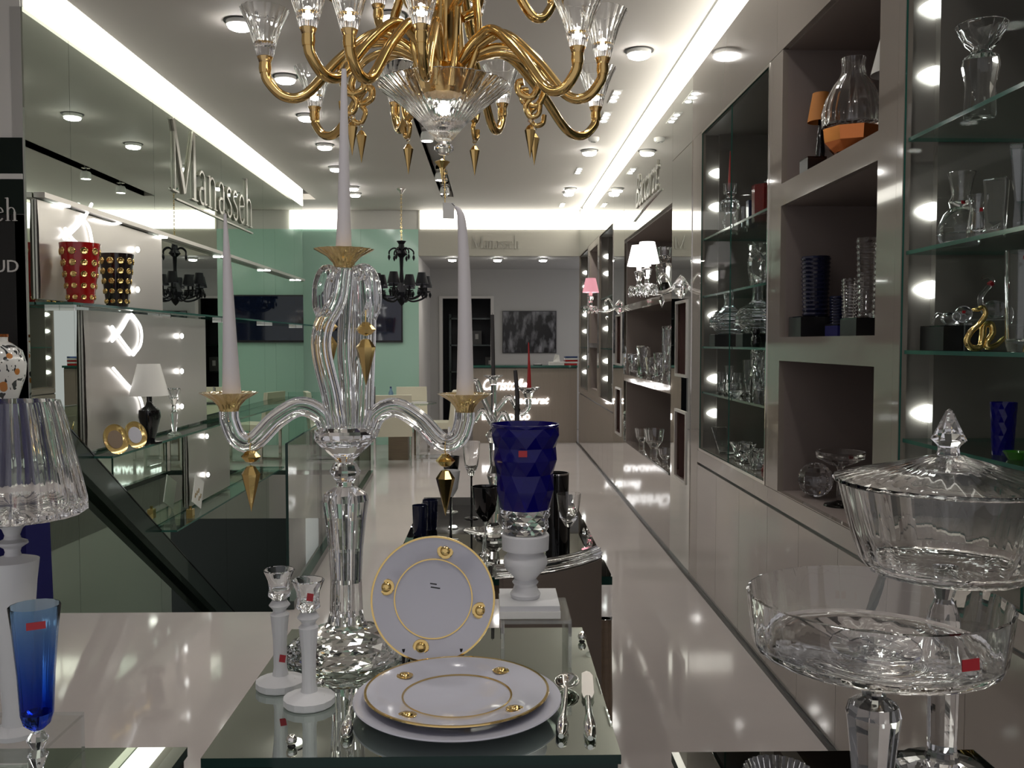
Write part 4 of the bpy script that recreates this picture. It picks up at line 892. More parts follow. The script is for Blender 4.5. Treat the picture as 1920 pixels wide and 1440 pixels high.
# cutlery
def cutlery(kind, pa, pb, label):
    a = atz(*pa, TZ); c = atz(*pb, TZ); d = c - a; L = d.length
    tt = thing(kind, (c.x, c.y, TZ), label, kind.replace('table_', '').replace('dinner_', ''), 'silver cutlery beside the plates', math.atan2(-(a - c).x, (a - c).y))
    # local: handle end at origin, +Y to the tip
    hl = L * .56
    MB().tube([(0, 0, .006), (0, hl * .08, .007), (0, hl * .3, .0075), (0, hl * .55, .007), (0, hl * .75, .006), (0, hl, .0065)], [.004, .0085, .0095, .0055, .0045, .005], 14).build('handle', 'silver', tt, 60)
    b_ = MB()
    if kind == 'table_spoon':
        nu, nv = 14, 8; rx, ry = .021, (L - hl) * .36; cy_ = L - ry; vs = []
        for i in range(nv + 1):
            q = i / nv
            for j in range(nu): an = 2 * PI * j / nu; vs.append((rx * q * math.cos(an), cy_ + ry * q * math.sin(an), .004 + .010 * q * q))
        fs = [(i * nu + j, i * nu + (j + 1) % nu, (i + 1) * nu + (j + 1) % nu, (i + 1) * nu + j) for i in range(1, nv) for j in range(nu)] + [(0, nu + j, nu + (j + 1) % nu) for j in range(nu)]
        b_.add(vs, fs); b_.tube([(0, hl, .0065), (0, cy_ - ry + .004, .013)], [.005, .004], 10); o = b_.build('bowl', 'silver', tt, 60)
        sm = o.modifiers.new('s', 'SOLIDIFY'); sm.thickness = .0012
    elif kind == 'dinner_knife':
        pr = [(-.007, hl), (.007, hl), (.0105, hl + .02), (.0105, L - .02), (.006, L - .004), (0, L), (-.008, L - .01), (-.0095, hl + .02)]
        b_.prism(pr, .0055, .0075); b_.build('blade', 'steel', tt)
    else:
        b_.tube([(0, hl, .0065), (0, L * .74, .008)], [.005, .004], 10); b_.prism([(-.004, L * .72), (.004, L * .72), (.012, L * .80), (.012, L * .84), (-.012, L * .84), (-.012, L * .80)], .0075, .0095)
        for k in range(4): x = -.0105 + .007 * k; b_.box(x - .0016, x + .0016, L * .84, L, .0077, .0093)
        b_.build('tines', 'silver', tt)
cutlery('table_spoon', (1064, 1276), (1052, 1388), 'silver spoon lying right of the plates')
cutlery('dinner_knife', (1099, 1266), (1107, 1392), 'silver dinner knife at the right edge of the middle plinth')
cutlery('dinner_fork', (664, 1302), (648, 1388), 'silver fork lying left of the plates')
# riser, slab, urn, cobalt vase
xr0, xr1 = .012, aty(1072, 1172, 1.563).x
tt = thing('acrylic_riser', ((xr0 + xr1) / 2, 1.635, TZ), 'clear acrylic riser at the back of the middle plinth', 'riser')
for nm, bxs in (('top_plate', (xr0, xr1, 1.563, 1.706, TZ + .078, TZ + .084)), ('side_plate', (xr0, xr0 + .006, 1.563, 1.706, TZ + .0005, TZ + .078)), ('side_plate', (xr1 - .006, xr1, 1.563, 1.706, TZ + .0005, TZ + .078))):
    W(MB().box(*bxs, faces=[0, 0, 1, 0, 1, 0]), nm, ['acrylic', 'acrylic_edge'], tt)
zs = TZ + .0845; us = aty(985, 1131, 1.632)
tt = thing('white_slab', (us.x + .006, 1.632, zs), 'white stone slab on the acrylic riser', 'slab')
MB().box(-.054, .054, -.060, .060, 0, .012).build('slab_body', 'paper', tt); MB().box(-.053, .053, -.058, .058, .0122, .022).build('slab_top', 'frosted', tt)
zs += .0225
ks = 1.632 / F; tt = thing('frosted_urn', (us.x, 1.632, zs), 'frosted white baluster pedestal under the cobalt vase', 'pedestal')
hu = lambda py: (1131 - py) * ks
MB().lathe([(0, 0), (27 * ks, 0), (29 * ks, hu(1124)), (24 * ks, hu(1116)), (21 * ks, hu(1108)), (25 * ks, hu(1102)), (20 * ks, hu(1096)), (26 * ks, hu(1088)), (38 * ks, hu(1076)), (42 * ks, hu(1064)), (40 * ks, hu(1054)), (33 * ks, hu(1046)), (33 * ks, hu(1041)), (44 * ks, hu(1039)), (45 * ks, hu(1012)), (43 * ks, hu(1009)), (0, hu(1009))], 40).build('urn_body', 'frosted', tt, 30)
zv = zs + hu(1009) + .0005; hv = lambda py: (1009 - py) * ks * 1.0
tt = thing('cobalt_vase', (us.x - .0005, 1.632, zv), 'cobalt blue diamond-cut crystal vase with clear foot', 'vase')
z0 = hv(962)
diamond([(38 * ks, 0), (46 * ks, z0 * .28), (43 * ks, z0 * .55), (49 * ks, z0 * .8), (47 * ks, z0)], 12, 'crystal_cut', 'clear_foot', tt)
diamond([(47 * ks, z0 + .0004), (55 * ks, hv(925)), (53 * ks, hv(895)), (61 * ks, hv(868)), (58 * ks, hv(845)), (65 * ks, hv(822)), (63 * ks, hv(808)), (66 * ks, hv(802)), (62 * ks, hv(801.5)), (54 * ks, hv(830)), (40 * ks, z0 + .02)], 12, 'cobalt_body', 'cobalt_bowl', tt)
sticker(tt, (-.006, -59.5 * ks, hv(852)), .015, .011, (-.08, 0, 0))

# ================================================================ LOWER LEFT: lamp, riser, flute
xa1 = aty(162, 1326, 1.262).x
tt = thing('acrylic_riser', (-.66, 1.16, TZ), 'clear acrylic riser under the crystal-shaded lamp at the left', 'riser')
for nm, bxs in (('top_plate', (-.80, xa1, 1.10, 1.255, TZ + .050, TZ + .055)), ('side_plate', (-.80, -.795, 1.10, 1.255, TZ + .0005, TZ + .05)), ('side_plate', (xa1 - .005, xa1, 1.10, 1.255, TZ + .0005, TZ + .05))):
    W(MB().box(*bxs, faces=[0, 0, 1, 0, 1, 0]), nm, ['acrylic', 'acrylic_edge'], tt)
YL = 1.185; pl = aty(23, 1000, YL); kl = YL / F; zl = TZ + .0555
tt = thing('crystal_lamp', (pl.x, YL, zl), 'lamp with frosted baluster base and ribbed crystal shade at the left', 'lamp')
hz = lambda py: aty(23, py, YL).z - zl
MB().lathe([(0, 0), (44 * kl, 0), (44 * kl, .006), (26 * kl, .014), (24 * kl, .03), (33 * kl, hz(1180)), (40 * kl, hz(1090)), (45 * kl, hz(1050)), (32 * kl, hz(1046)), (15 * kl, hz(1041)), (13 * kl, hz(1034)), (15 * kl, hz(1027)), (27 * kl, hz(1019)), (26 * kl, hz(1015)), (15 * kl, hz(1010)), (13 * kl, hz(1003)), (17 * kl, hz(992)), (24 * kl, hz(984)), (22 * kl, hz(979)), (0, hz(978.5))], 32).build('lamp_base', 'frosted', tt, 30)
zbt, ztp = hz(966), hz(752)
MB().lathe([(0, zbt), (122 * kl, zbt, .3), (129 * kl, zbt + .004, .6), (127 * kl, zbt + .02), (112 * kl, zbt + .07), (97 * kl, zbt + .12), (86 * kl, ztp, .3), (82 * kl, ztp, .1), (92 * kl, zbt + .12, .7), (106 * kl, zbt + .07, .8), (121 * kl, zbt + .02, .8), (115 * kl, zbt + .008, .3), (0, zbt + .006)], 128, ribs=20, amp=.03).build('crystal_shade', 'crystal', tt, 40)
pf = aty(66, 1200, 1.06); kf = 1.06 / F
tt = thing('blue_flute', (pf.x, 1.06, TZ), 'tall blue crystal flute with red sticker at the lower left', 'glass')
hf = lambda py: aty(66, py, 1.06).z - TZ
MB().lathe([(0, hf(1366)), (12 * kf, hf(1366)), (24 * kf, hf(1355)), (29 * kf, hf(1338)), (33 * kf, hf(1260)), (40 * kf, hf(1180)), (45 * kf, hf(1136)), (44 * kf, hf(1134.5)), (38.5 * kf, hf(1180)), (31.5 * kf, hf(1260)), (26.5 * kf, hf(1335)), (0, hf(1340))], 64, ribs=16, amp=.012).build('flute_bowl', 'flute_blue', tt, 40)
MB().lathe([(0, 0), (.032, 0), (.031, .003), (.010, .010), (.0055, .022), (.006, hf(1438)), (19 * kf, hf(1415)), (10 * kf, hf(1403)), (20 * kf, hf(1385)), (11 * kf, hf(1372)), (8 * kf, hf(1366.5)), (0, hf(1366.3))], 10).build('stem', 'crystal_cut', tt)
sticker(tt, (21 * kf, -37.5 * kf, hf(1162)), .020, .0085, (-.1, 0, .50))

# ================================================================ LOWER RIGHT: cake stand, covered bowl, ribbed dish
YK = 1.03; pk = aty(1642, 1100, YK); kk = YK / F
tt = thing('cake_stand', (pk.x, YK, TZ), 'wide clear crystal cake stand with straight rim on the black plinth', 'cake stand')
hk = lambda py: aty(1642, py, YK).z - TZ
rb = .1445; zr = .276; zf = .212
MB().lathe([(0, zf - .030), (.022, zf - .029), (.050, zf - .012), (.115, zf - .003), (rb * .93, zf), (rb * .95, zf + .006), (rb, zr), (rb - .003, zr + .001), (rb * .925, zf + .010), (rb * .86, zf + .006), (.105, zf + .008, .4), (.05, zf + .002, .3), (0, zf + .001)], 144, ribs=24, amp=.004).build('bowl', 'crystal', tt, 40)
MB().lathe([(0, zf + .0012), (.028, zf + .002), (.050, zf + .0055), (.050, zf + .0095), (.03, zf + .007), (0, zf + .010)], 16).build('cut_star', 'crystal_cut', tt)
MB().lathe([(0, zf - .0305), (.020, zf - .0305), (.014, zf - .046), (.0135, zf - .054), (.0275, zf - .062), (.031, zf - .074), (.029, zf - .09), (.0225, .06), (.020, .022), (.03, .014), (.078, .004), (.08, 0), (0, 0)], 12).build('stem', 'crystal_cut', tt)
sticker(tt, (.040, -math.sqrt((rb * .968) ** 2 - .0016) - .002, zf + .032), .021, .012, (-.06, 0, .25))
YQ = 1.175; pq = aty(1776, 950, YQ); kq = YQ / F
tt = thing('covered_bowl', (pq.x, YQ, TZ), 'large ribbed crystal bowl with pointed lid on a tall foot', 'bowl')
hq = lambda py: aty(1776, py, YQ).z - TZ
R = .142; zl0 = hq(905); zb0 = hq(1076)
MB().lathe([(0, zb0 - .012), (.02, zb0 - .012), (.05, zb0 - .004), (.098, zb0 + .004), (.108, zb0 + .018), (.122, (zb0 + zl0) / 2), (.136, zl0 - .003), (.133, zl0 - .003), (.117, (zb0 + zl0) / 2), (.102, zb0 + .02), (.09, zb0 + .010), (0, zb0 + .004)], 144, ribs=24, amp=.009).build('bowl', 'crystal', tt, 40)
lid = MB().lathe([(.138, zl0 - .0025), (R, zl0), (R, zl0 + .004), (.12, zl0 + .010), (.07, zl0 + .022), (.025, zl0 + .034), (.020, zl0 + .0365), (0, zl0 + .0365), (0, zl0 + .031), (.02, zl0 + .030), (.07, zl0 + .017), (.118, zl0 + .006), (.134, zl0 - .001)], 144, ribs=36, amp=.008).build('lid', 'crystal', tt, 40)
hq2 = zl0 + .037; zt = hq(766)
MB().lathe([(0, hq2), (.0145, hq2), (.0130, hq2 + .009), (.0145, hq2 + .0125), (.0225, hq2 + .020), (.0175, hq2 + .029), (.011, hq2 + .043), (.0045, zt - .003), (0, zt)], 10).build('knob', 'crystal_cut', lid)
MB().lathe([(0, zb0 - .0125), (.018, zb0 - .0125), (.012, zb0 - .03), (.019, zb0 - .045), (.0215, zb0 - .06), (.019, .06), (.018, .03), (.022, .016), (.055, .006), (.058, 0), (0, 0)], 16).build('stem', 'crystal_cut', tt)
sticker(tt, (.050, -.1245, zl0 - .018), .017, .010, (.12, 0, .36))
pdsh = aty(1460, 1430, 1.07)
tt = thing('ribbed_dish', (pdsh.x, 1.07, TZ), 'small ribbed crystal dish at the bottom edge of the black plinth', 'dish')
MB().lathe([(0, 0), (.024, 0), (.026, .004), (.032, .03), (.041, .052), (.0395, .053), (.028, .03), (.022, .008), (0, .007)], 120, ribs=30, amp=.035).build('dish_body', 'crystal', tt, 40)
MB().lathe([(0, .0085), (.018, .0085), (.019, .010), (0, .012)], 12).build('cut_star', 'crystal_cut', tt)

# ================================================================ BLACK GLASS TABLE BEHIND
T2 = .75; xa, xb_, ya, yb = -.37, .415, 3.14, 4.78
t2 = thing('glass_table', ((xa + xb_) / 2, (ya + yb) / 2, 0), 'long black mirror-topped table behind the plinths', 'table')
W(MB().box(xa, xb_, ya, yb, T2 - .03, T2 - .0006, faces=[1, 0, 1, 1, 1, 1]), 'mirror_top', ['black_mirror', 'glass_edge_dark'], t2)
W(MB().box(xa + .04, xb_ - .04, ya + .04, yb - .04, T2 - .09, T2 - .031), 'apron', 'wood', t2)
for x in (xa + .03, xb_ - .03):
    for y in (ya + .03, yb - .03):
        o = W(MB().lathe([(0, 0), (.028, 0), (.03, .05), (.034, .06), (.034, .30), (.030, .50), (.030, T2 - .155), (0, T2 - .155)], 32, (x, y, 0), ribs=12, amp=.08), 'leg', 'wood', t2)
        W(MB().box(x - .03, x + .03, y - .03, y + .03, T2 - .155, T2 - .0305), 'crystal_block', 'crystal_cut', t2)
def goblet(px, py, hb, hs, rb_, bowlm, stemm, label, grp='goblets on the black table'):
    p = atz(px, py, T2); tt = thing('goblet', p, label, 'goblet', grp)
    MB().lathe([(0, 0), (.034, 0), (.033, .003), (.006, .008), (.0045, .03), (.0045, hs - .01), (.007, hs), (0, hs + .0005)], 20).build('stem', stemm, tt, 40)
    MB().lathe([(0, hs + .001), (.012, hs + .001), (rb_ * .75, hs + hb * .3), (rb_ * .92, hs + hb * .7), (rb_, hs + hb), (rb_ * .96, hs + hb), (rb_ * .86, hs + hb * .68), (rb_ * .66, hs + hb * .3), (0, hs + .012)], 24).build('bowl', bowlm, tt, 40)
goblet(845, 1012, .11, .18, .040, 'frosted', 'black_gloss', 'frosted goblet with black stem left on the black table')
goblet(884, 972, .16, .20, .042, 'crystal', 'black_gloss', 'tall clear goblet with black stem on the black table')
goblet(910, 1058, .13, .16, .050, 'black_gloss', 'crystal', 'black glass goblet with clear stem on the black table')
goblet(1066, 1052, .125, .13, .046, 'crystal', 'black_gloss', 'clear goblet with black stem at the right of the black table')
goblet(846, 960, .12, .15, .042, 'black_gloss', 'crystal', 'small black goblet behind the gold drop on the black table')
for px, py, lab in ((788, 1004, 'left navy glass tumbler at the edge of the black table'), (807, 992, 'right navy glass tumbler at the edge of the black table')):
    p = atz(px, py, T2); tt = thing('navy_tumbler', p, lab, 'tumbler', 'navy tumblers on the black table')
    MB().lathe([(0, 0), (.026, 0), (.03, .01), (.034, .13), (.032, .13), (.027, .015), (0, .014)], 16).build('tumbler_body', 'navy_glass', tt, 40); MB().lathe([(0, .0145), (.024, .0145), (.024, .02), (0, .02)], 16).build('thick_base', 'crystal_cut', tt)
p = atz(1043, 1030, T2); tt = thing('black_vase', p, 'tall black cylindrical vase behind the cobalt vase', 'vase')
MB().lathe([(0, 0), (.045, 0), (.045, .01), (.05, .30), (.046, .30), (.04, .015), (0, .014)], 28).build('vase_body', 'black_gloss', tt, 40); MB().lathe([(.0462, .3005), (.0505, .3005), (.0505, .306), (.0462, .306)], 28).build('rim_band', 'silver', tt, 40)
p = atz(907, 1040, T2); tt = thing('footed_plate', p, 'small footed crystal plate on the black table', 'plate')
MB().lathe([(0, 0), (.03, 0), (.006, .01), (.006, .07), (.02, .078), (0, .079)], 16).build('foot', 'crystal_cut', tt, 30); MB().lathe([(0, .0795), (.03, .0795), (.078, .092), (.08, .096), (.03, .085), (0, .084)], 48, ribs=16, amp=.02).build('dish', 'crystal', tt, 40)
# crystal candelabrum on the black table
p = atz(926, 1006, T2); YD = p.y; kd = YD / F
tt = thing('crystal_candelabrum', p, 'clear crystal candelabrum with dark candles on the black table', 'candelabrum')
hd = lambda py: aty(926, py, YD).z - T2
MB().lathe([(0, 0), (.085, 0), (.08, .012), (.05, .03), (.02, .06), (.026, .10), (.032, .18), (.018, .22), (.030, .26), (.016, .30), (.020, .40), (.035, .43), (.014, .46), (.012, hd(722)), (0, hd(721))], 12).build('stem', 'crystal_cut', tt)
def cd(px, py): q = aty(px, py, YD); return (q.x - p.x, 0, q.z - T2)
for pts in ([(926, 800), (905, 770), (888, 790), (876, 770), (872, 745)], [(926, 800), (945, 775), (960, 810), (968, 815)], [(930, 770), (955, 745), (975, 775), (990, 765), (991, 748)], [(926, 790), (903, 740), (893, 715), (880, 720), (874, 735)]):
    MB().tube(spline([cd(*q) for q in pts], 6), .012, 12).build('arm', 'crystal', tt, 60)
for q, s in (((925, 720), 1.), ((968, 813), .9), ((991, 746), 1.2), ((872, 744), .8)):
    MB().lathe([(0, 0), (.014, 0), (.020, .02), (.040, .034), (.042, .037), (.034, .036), (.014, .028), (0, .026)], 16).build('candle_cup', 'crystal_cut', tt, None, cd(*q)).scale = (s, s, s)
candle([(925, 707), (924, 640), (923, 590)], .0085, .0075, 'grey_wax', 'tall dark grey candle in the middle of the rear candelabrum', YD, 'dark candles of the rear candelabrum')
candle([(969, 800), (970, 745), (966, 694)], .0110, .0085, 'grey_wax', 'leaning dark grey candle behind the cobalt vase', YD, 'dark candles of the rear candelabrum')
candle([(992, 730), (992, 690), (991, 642)], .0100, .0020, 'red_wax', 'red taper candle on the rear candelabrum', YD)
# upholstered chair at the black table
ct = Vector((.205, 2.90, 0)); rz = math.radians(38); tt = thing('upholstered_chair', ct, 'taupe upholstered chair with clear crystal top rail at the black table', 'chair', None, rz)
def curved(z0, z1, r_in, r_out, a0, a1, n_=14):
    b_ = MB(); rows = []
    for i in range(n_ + 1):
        a = math.radians(a0 + (a1 - a0) * i / n_); k = len(b_.v); b_.v += [(r * math.cos(a), r * math.sin(a) + .60, z) for r, z in ((r_in, z0), (r_out, z0), (r_out, z1), (r_in, z1))]; rows.append(k)
    for A_, B_ in zip(rows, rows[1:]):
        for j in range(4): b_.f.append((A_ + j, A_ + (j + 1) % 4, B_ + (j + 1) % 4, B_ + j)); b_.m.append(0)
    b_.f += [(rows[0], rows[0] + 1, rows[0] + 2, rows[0] + 3), (rows[-1] + 3, rows[-1] + 2, rows[-1] + 1, rows[-1])]; b_.m += [0, 0]
    return b_
curved(.40, .835, .585, .625, 250, 290).build('backrest', 'taupe_fabric', tt, 40)
b_ = MB(); b_.tube([(.605 * math.cos(math.radians(a)), .605 * math.sin(math.radians(a)) + .60, .857) for a in range(248, 293, 3)], .021, 16, ribs=8, amp=.12); b_.build('crystal_rail', 'crystal_cut', tt, 60)
MB().box(-.2, .2, .02, .40, .36, .44).build('seat', 'taupe_fabric', tt)
for x in (-.18, .18):
    for y in (.04, .38): MB().tube([(x, y, 0), (x, y, .36)], [.013, .02], 10).build('leg', 'wood', tt)
# ================================================================ WARES IN THE RIGHT CABINETS
FL = .905                                  # cabinet floor
def ware(name, px, Y, z, label, cat, grp=None, rz=0.):
    p = aty(px, 600, Y); t = thing(name, (p.x, Y, z), label, cat, grp, rz); return t, Y / F
def turned(t, k, prof, m, name, n=12, smooth=None, **kw): return MB().lathe([(q[0] * k, q[1] * k) + tuple(q[2:]) for q in prof], n, **kw).build(name, m, t, smooth)
S1, S2, S3, S4 = [z + .0005 for z in SH]
# --- display cabinet with the red candle
t, k = ware('crystal_candlestick', 1366, 5.48, S1, 'cut crystal candlestick holding the red candle on the top shelf', 'candlestick')
turned(t, k, [(0, 0), (16, 0), (17, 5), (9, 12), (14, 25), (9, 38), (17, 50), (18, 62), (10, 68), (0, 68.5)], 'crystal_cut', 'stem'); turned(t, k, [(0, 69), (7, 69), (12, 78), (13, 95), (11, 95), (8, 80), (0, 77)], 'crystal_cut', 'cup')
for j in range(8): a = j * PI / 4; MB().lathe([(0, 0), (2 * k, -3 * k), (2.5 * k, -10 * k), (0, -16 * k)], 6).build('pendant', 'crystal_cut', t, None, (17 * k * math.cos(a), 17 * k * math.sin(a), 60 * k))
p = aty(1366, 0, 5.48); tt = thing('candle', (t.location.x, 5.48, S1 + 78 * k), 'thin red taper candle on the top cabinet shelf', 'candle')
MB().tube([(0, 0, 0), (0, 0, 30 * k), (0, 0, 78 * k)], [4 * k, 3.4 * k, .8 * k], 12).build('wax', 'red_wax', tt, 60); MB().tube([(0, 0, 78 * k), (0, 0, 81 * k)], .0006, 6).build('wick', 'grey_wax', tt)
t, k = ware('glass_tumbler', 1391, 5.30, S1, 'small clear cut tumbler next to the red candle', 'tumbler')
turned(t, k, [(0, 0), (9, 0), (12, 45), (10, 45), (7, 6), (0, 6)], 'crystal_cut', 'tumbler_body'); turned(t, k, [(0, 6.2), (6, 6.2), (6, 8), (0, 9)], 'crystal_cut', 'cut_star')
t, k = ware('blue_vase', 1407, 5.12, S1, 'small square blue glass vase beside the red vase', 'vase')
turned(t, k, [(0, 0), (11, 0), (12, 50), (10, 50), (9, 6), (0, 6)], 'blue_glass', 'vase_body', 4, phase=PI / 4); turned(t, k, [(0, 6.3), (8, 6.3), (8, 10), (0, 10)], 'navy_glass', 'thick_base', 4, phase=PI / 4)
t, k = ware('red_vase', 1432, 4.92, S1, 'deep red square glass vase on the top cabinet shelf', 'vase')
turned(t, k, [(0, 0), (24, 0), (25, 70), (22, 70), (20, 8), (0, 8)], 'red_glass', 'vase_body', 8, phase=PI / 8); turned(t, k, [(0, 8.3), (19, 8.3), (19, 12), (0, 12)], 'red_lacquer', 'thick_base', 8, phase=PI / 8)
def rocky(t, k, w, h, m, name, seed, n=9, rows=6, hollow=True):
    rnd = random.Random(seed); b = MB(); R = []
    prof = [(w * (.72 + .28 * i / (rows - 1)), h * i / (rows - 1)) for i in range(rows)] + ([(w * .85, h), (w * .6, h * .15)] if hollow else [])
    for i, (r, z) in enumerate(prof):
        R.append(list(range(len(b.v), len(b.v) + n)))
        for j in range(n):
            a = 2 * PI * (j + .5 * (i % 2)) / n; q = r * (1 + rnd.uniform(-.14, .14)); b.v.append((q * math.cos(a) * k, q * math.sin(a) * k, (z + (rnd.uniform(-.05, .05) * h if 0 < i < len(prof) else 0)) * k))
    for A_, B_ in zip(R, R[1:]):
        for j in range(n): b.f += [(A_[j], A_[(j + 1) % n], B_[j]), (A_[(j + 1) % n], B_[(j + 1) % n], B_[j])]; b.m += [0, 0]
    b.f += [tuple(reversed(R[0])), tuple(R[-1])]; b.m += [0, 0]
    return b.build(name, m, t)
t, k = ware('rough_crystal_vase', 1427, 5.05, S2, 'chunky rough-cut crystal vase on the second cabinet shelf', 'vase')
rocky(t, k, 27, 86, 'crystal_cut', 'vase_body', 3); turned(t, k, [(0, 14), (15, 14), (15, 17), (0, 17)], 'crystal_cut', 'inner_base', 9)
def decanter(px, Y, s, label, ex=0):
    t, k = ware('textured_decanter', px, Y, S3 + ex, label, 'decanter', 'textured crystal decanters'); k *= s
    turned(t, k, [(0, 0), (24, 0), (34, 8), (46, 24), (48, 38), (38, 54), (20, 64), (12, 72), (11, 90), (15, 100), (11, 100), (8, 88), (9, 72), (0, 66)], 'crystal_cut', 'decanter_body', 22)
    for j in range(5): MB().lathe([((47 - j * j * .5) * k, (18 + 7 * j) * k), ((49 - j * j * .5) * k, (20 + 7 * j) * k), ((47 - j * j * .5) * k, (22 + 7 * j) * k)], 22).build('relief_band', 'crystal_cut', t)
decanter(1366, 5.52, .74, 'left textured crystal decanter on a black block', .075); decanter(1420, 5.00, .86, 'right textured crystal decanter with wide body', .075)
for px, Y, hw, lab in ((1366, 5.52, .10, 'black display block under the left textured decanter'), (1420, 5.00, .10, 'black display block under the right textured decanter')):
    t, k = ware('display_block', px, Y, S3, lab, 'display block', 'black display blocks'); MB().box(-hw, hw, -.07, .07, 0, .070).build('block_body', 'black', t); MB().box(-hw, hw, -.07, .07, .0702, .0745).build('block_top', 'black_gloss', t)
t, k = ware('dark_figurine', 1418, 4.75, S3, 'small dark owl-shaped figurine on the third cabinet shelf', 'figurine')
turned(t, k, [(0, 0), (8, 0), (10, 8), (9, 18), (6, 22), (8, 27), (7, 33), (0, 36)], 'black_gloss', 'body', 14, 50); MB().lathe([(0, 0), (1.6 * k, 0), (0, 5 * k)], 5).build('ear', 'black_gloss', t, None, (-4 * k, 0, 33 * k)); MB().lathe([(0, 0), (1.6 * k, 0), (0, 5 * k)], 5).build('ear', 'black_gloss', t, None, (4 * k, 0, 33 * k))
for px, Y, w, h, lab in ((1353, 5.50, 8, 40, 'leftmost slim cut glass on the fourth cabinet shelf'), (1368, 5.45, 9, 52, 'second slim cut glass on the fourth cabinet shelf'), (1384, 5.50, 8, 38, 'third slim cut glass on the fourth cabinet shelf'), (1402, 5.30, 9, 66, 'tall slim cut vase on the fourth cabinet shelf')):
    t, k = ware('cut_glass', px, Y, S4, lab, 'glass', 'slim cut glasses on the fourth shelf')
    turned(t, k, [(0, 0), (w, 0), (w * .7, 3), (w * .8, h * .5), (w, h), (w * .8, h), (w * .55, h * .5), (0, 5)], 'crystal_cut', 'glass_body', 10); turned(t, k, [(0, 5.3), (w * .5, 5.3), (w * .5, 7), (0, 8)], 'crystal_cut', 'cut_star', 8)
t, k = ware('cut_glass_vase', 1428, 5.06, S4, 'wide cut crystal vase on the fourth cabinet shelf', 'vase')
rocky(t, k, 21, 86, 'crystal_cut', 'vase_body', 8, 12, 7); turned(t, k, [(0, 14), (11, 14), (11, 17), (0, 17)], 'crystal_cut', 'inner_base', 9)
t, k = ware('glass_bowl', 1379, 5.20, S4, 'little round glass bowl at the shelf front', 'bowl')
turned(t, k, [(0, 0), (10, 0), (17, 8), (17, 20), (14, 24), (12, 24), (14, 18), (13, 10), (0, 4)], 'crystal_cut', 'bowl_body', 20, 40); turned(t, k, [(0, 4.3), (8, 4.3), (8, 6), (0, 6)], 'crystal_cut', 'cut_star', 8)
t, k = ware('leaning_platter', 1356, 5.45, FL, 'clear rectangular platter leaning at the far end of the cabinet floor', 'platter')
MB().box(-.045, .045, -.12, .12, 0, .012).build('platter_body', 'crystal_cut', t, None, (0, -.02, .072), (math.radians(33), 0, 0)); MB().box(-.047, .047, -.122, -.112, -.002, .018).build('rim', 'crystal_cut', t, None, (0, -.02, .072), (math.radians(33), 0, 0))
for px, Y, r, h, lab, sd in ((1396, 5.15, 23, 30, 'low rough crystal dish at the left of the cabinet floor', 11), (1412, 4.95, 26, 22, 'wide low crystal dish in the middle of the cabinet floor', 12), (1430, 4.75, 28, 34, 'rough crystal bowl at the right of the cabinet floor', 13)):
    t, k = ware('crystal_dish', px, Y, FL, lab, 'dish', 'crystal dishes on the cabinet floor'); rocky(t, k, r, h, 'crystal_cut', 'dish_body', sd, 14, 3); turned(t, k, [(0, h * .2), (r * .5, h * .2), (r * .5, h * .3), (0, h * .35)], 'crystal_cut', 'cut_star', 10)
for px, Y, m, lab in ((1436, 4.60, 'red_glass', 'tiny red glass figure at the front of the cabinet floor'), (1441, 4.50, 'amber_glass', 'tiny amber glass figure at the front of the cabinet floor')):
    t, k = ware('glass_figure', px, Y, FL, lab, 'figurine', 'tiny coloured glass figures'); turned(t, k, [(0, 0), (5, 0), (6, 5), (3, 9), (0, 10)], m, 'body', 10, 50); MB().ball((0, 0, 12 * k), 3 * k).build('head', m, t, 60)
p = aty(1341, 598, 5.66); t = thing('indicator_lamp', (p.x, 5.66, p.z), 'small cyan glowing indicator at the far end of the display cabinet', 'indicator')
MB().box(-.022, .022, .0, .015, -.024, .018).build('housing', 'black', t); MB().add([(-.018, -.004, -.02), (.018, -.004, -.02), (.018, -.004, .006), (0, -.004, .018), (-.018, -.004, .006), (-.018, -.0005, -.02), (.018, -.0005, -.02), (.018, -.0005, .006), (0, -.0005, .018), (-.018, -.0005, .006)], [(0, 1, 2, 3, 4), (9, 8, 7, 6, 5)] + [(i, (i + 1) % 5, 5 + (i + 1) % 5, 5 + i) for i in range(5)]).build('lens', 'cyan_light', t)

# --- niche unit
NB, NM, NT = .89, 1.594, 2.285
YN = 3.75; t, k = ware('carafe', 1592, 3.62, NT, 'large clear ribbed carafe with copper base in the top niche', 'carafe')
pm = lambda z_: z_
turned(t, k, [(0, 62), (42, 62), (54, 66), (55, 92), (48, 118), (36, 142), (24, 158), (20, 175), (22, 192), (19, 192), (17, 176), (20, 160), (33, 142), (44, 118), (51, 92), (50, 70), (0, 68)], 'crystal', 'carafe_body', 72, 40, ribs=18, amp=.02)
turned(t, k, [(0, 18), (34, 18), (52, 36), (55, 61), (0, 61.5)], 'copper', 'copper_base', 8); turned(t, k, [(0, 0), (34, 0), (34, 8), (28, 17.5), (0, 17.7)], 'black_gloss', 'foot', 8)
t, k = ware('orange_lamp', 1533, 3.98, NT, 'small lamp with orange shade at the back of the top niche', 'lamp')
turned(t, k, [(0, 0), (20, 0), (20, 5), (5, 12), (9, 50), (5, 95), (4, 112), (0, 112)], 'black_gloss', 'lamp_base', 16, 40); turned(t, k, [(24, 105), (15, 158), (14.3, 158), (23.3, 105)], 'orange_shade', 'lamp_shade', 24, 40)
t, k = ware('white_lamp', 1668, 3.38, NT, 'lamp with pale shade half hidden at the right of the top niche', 'lamp')
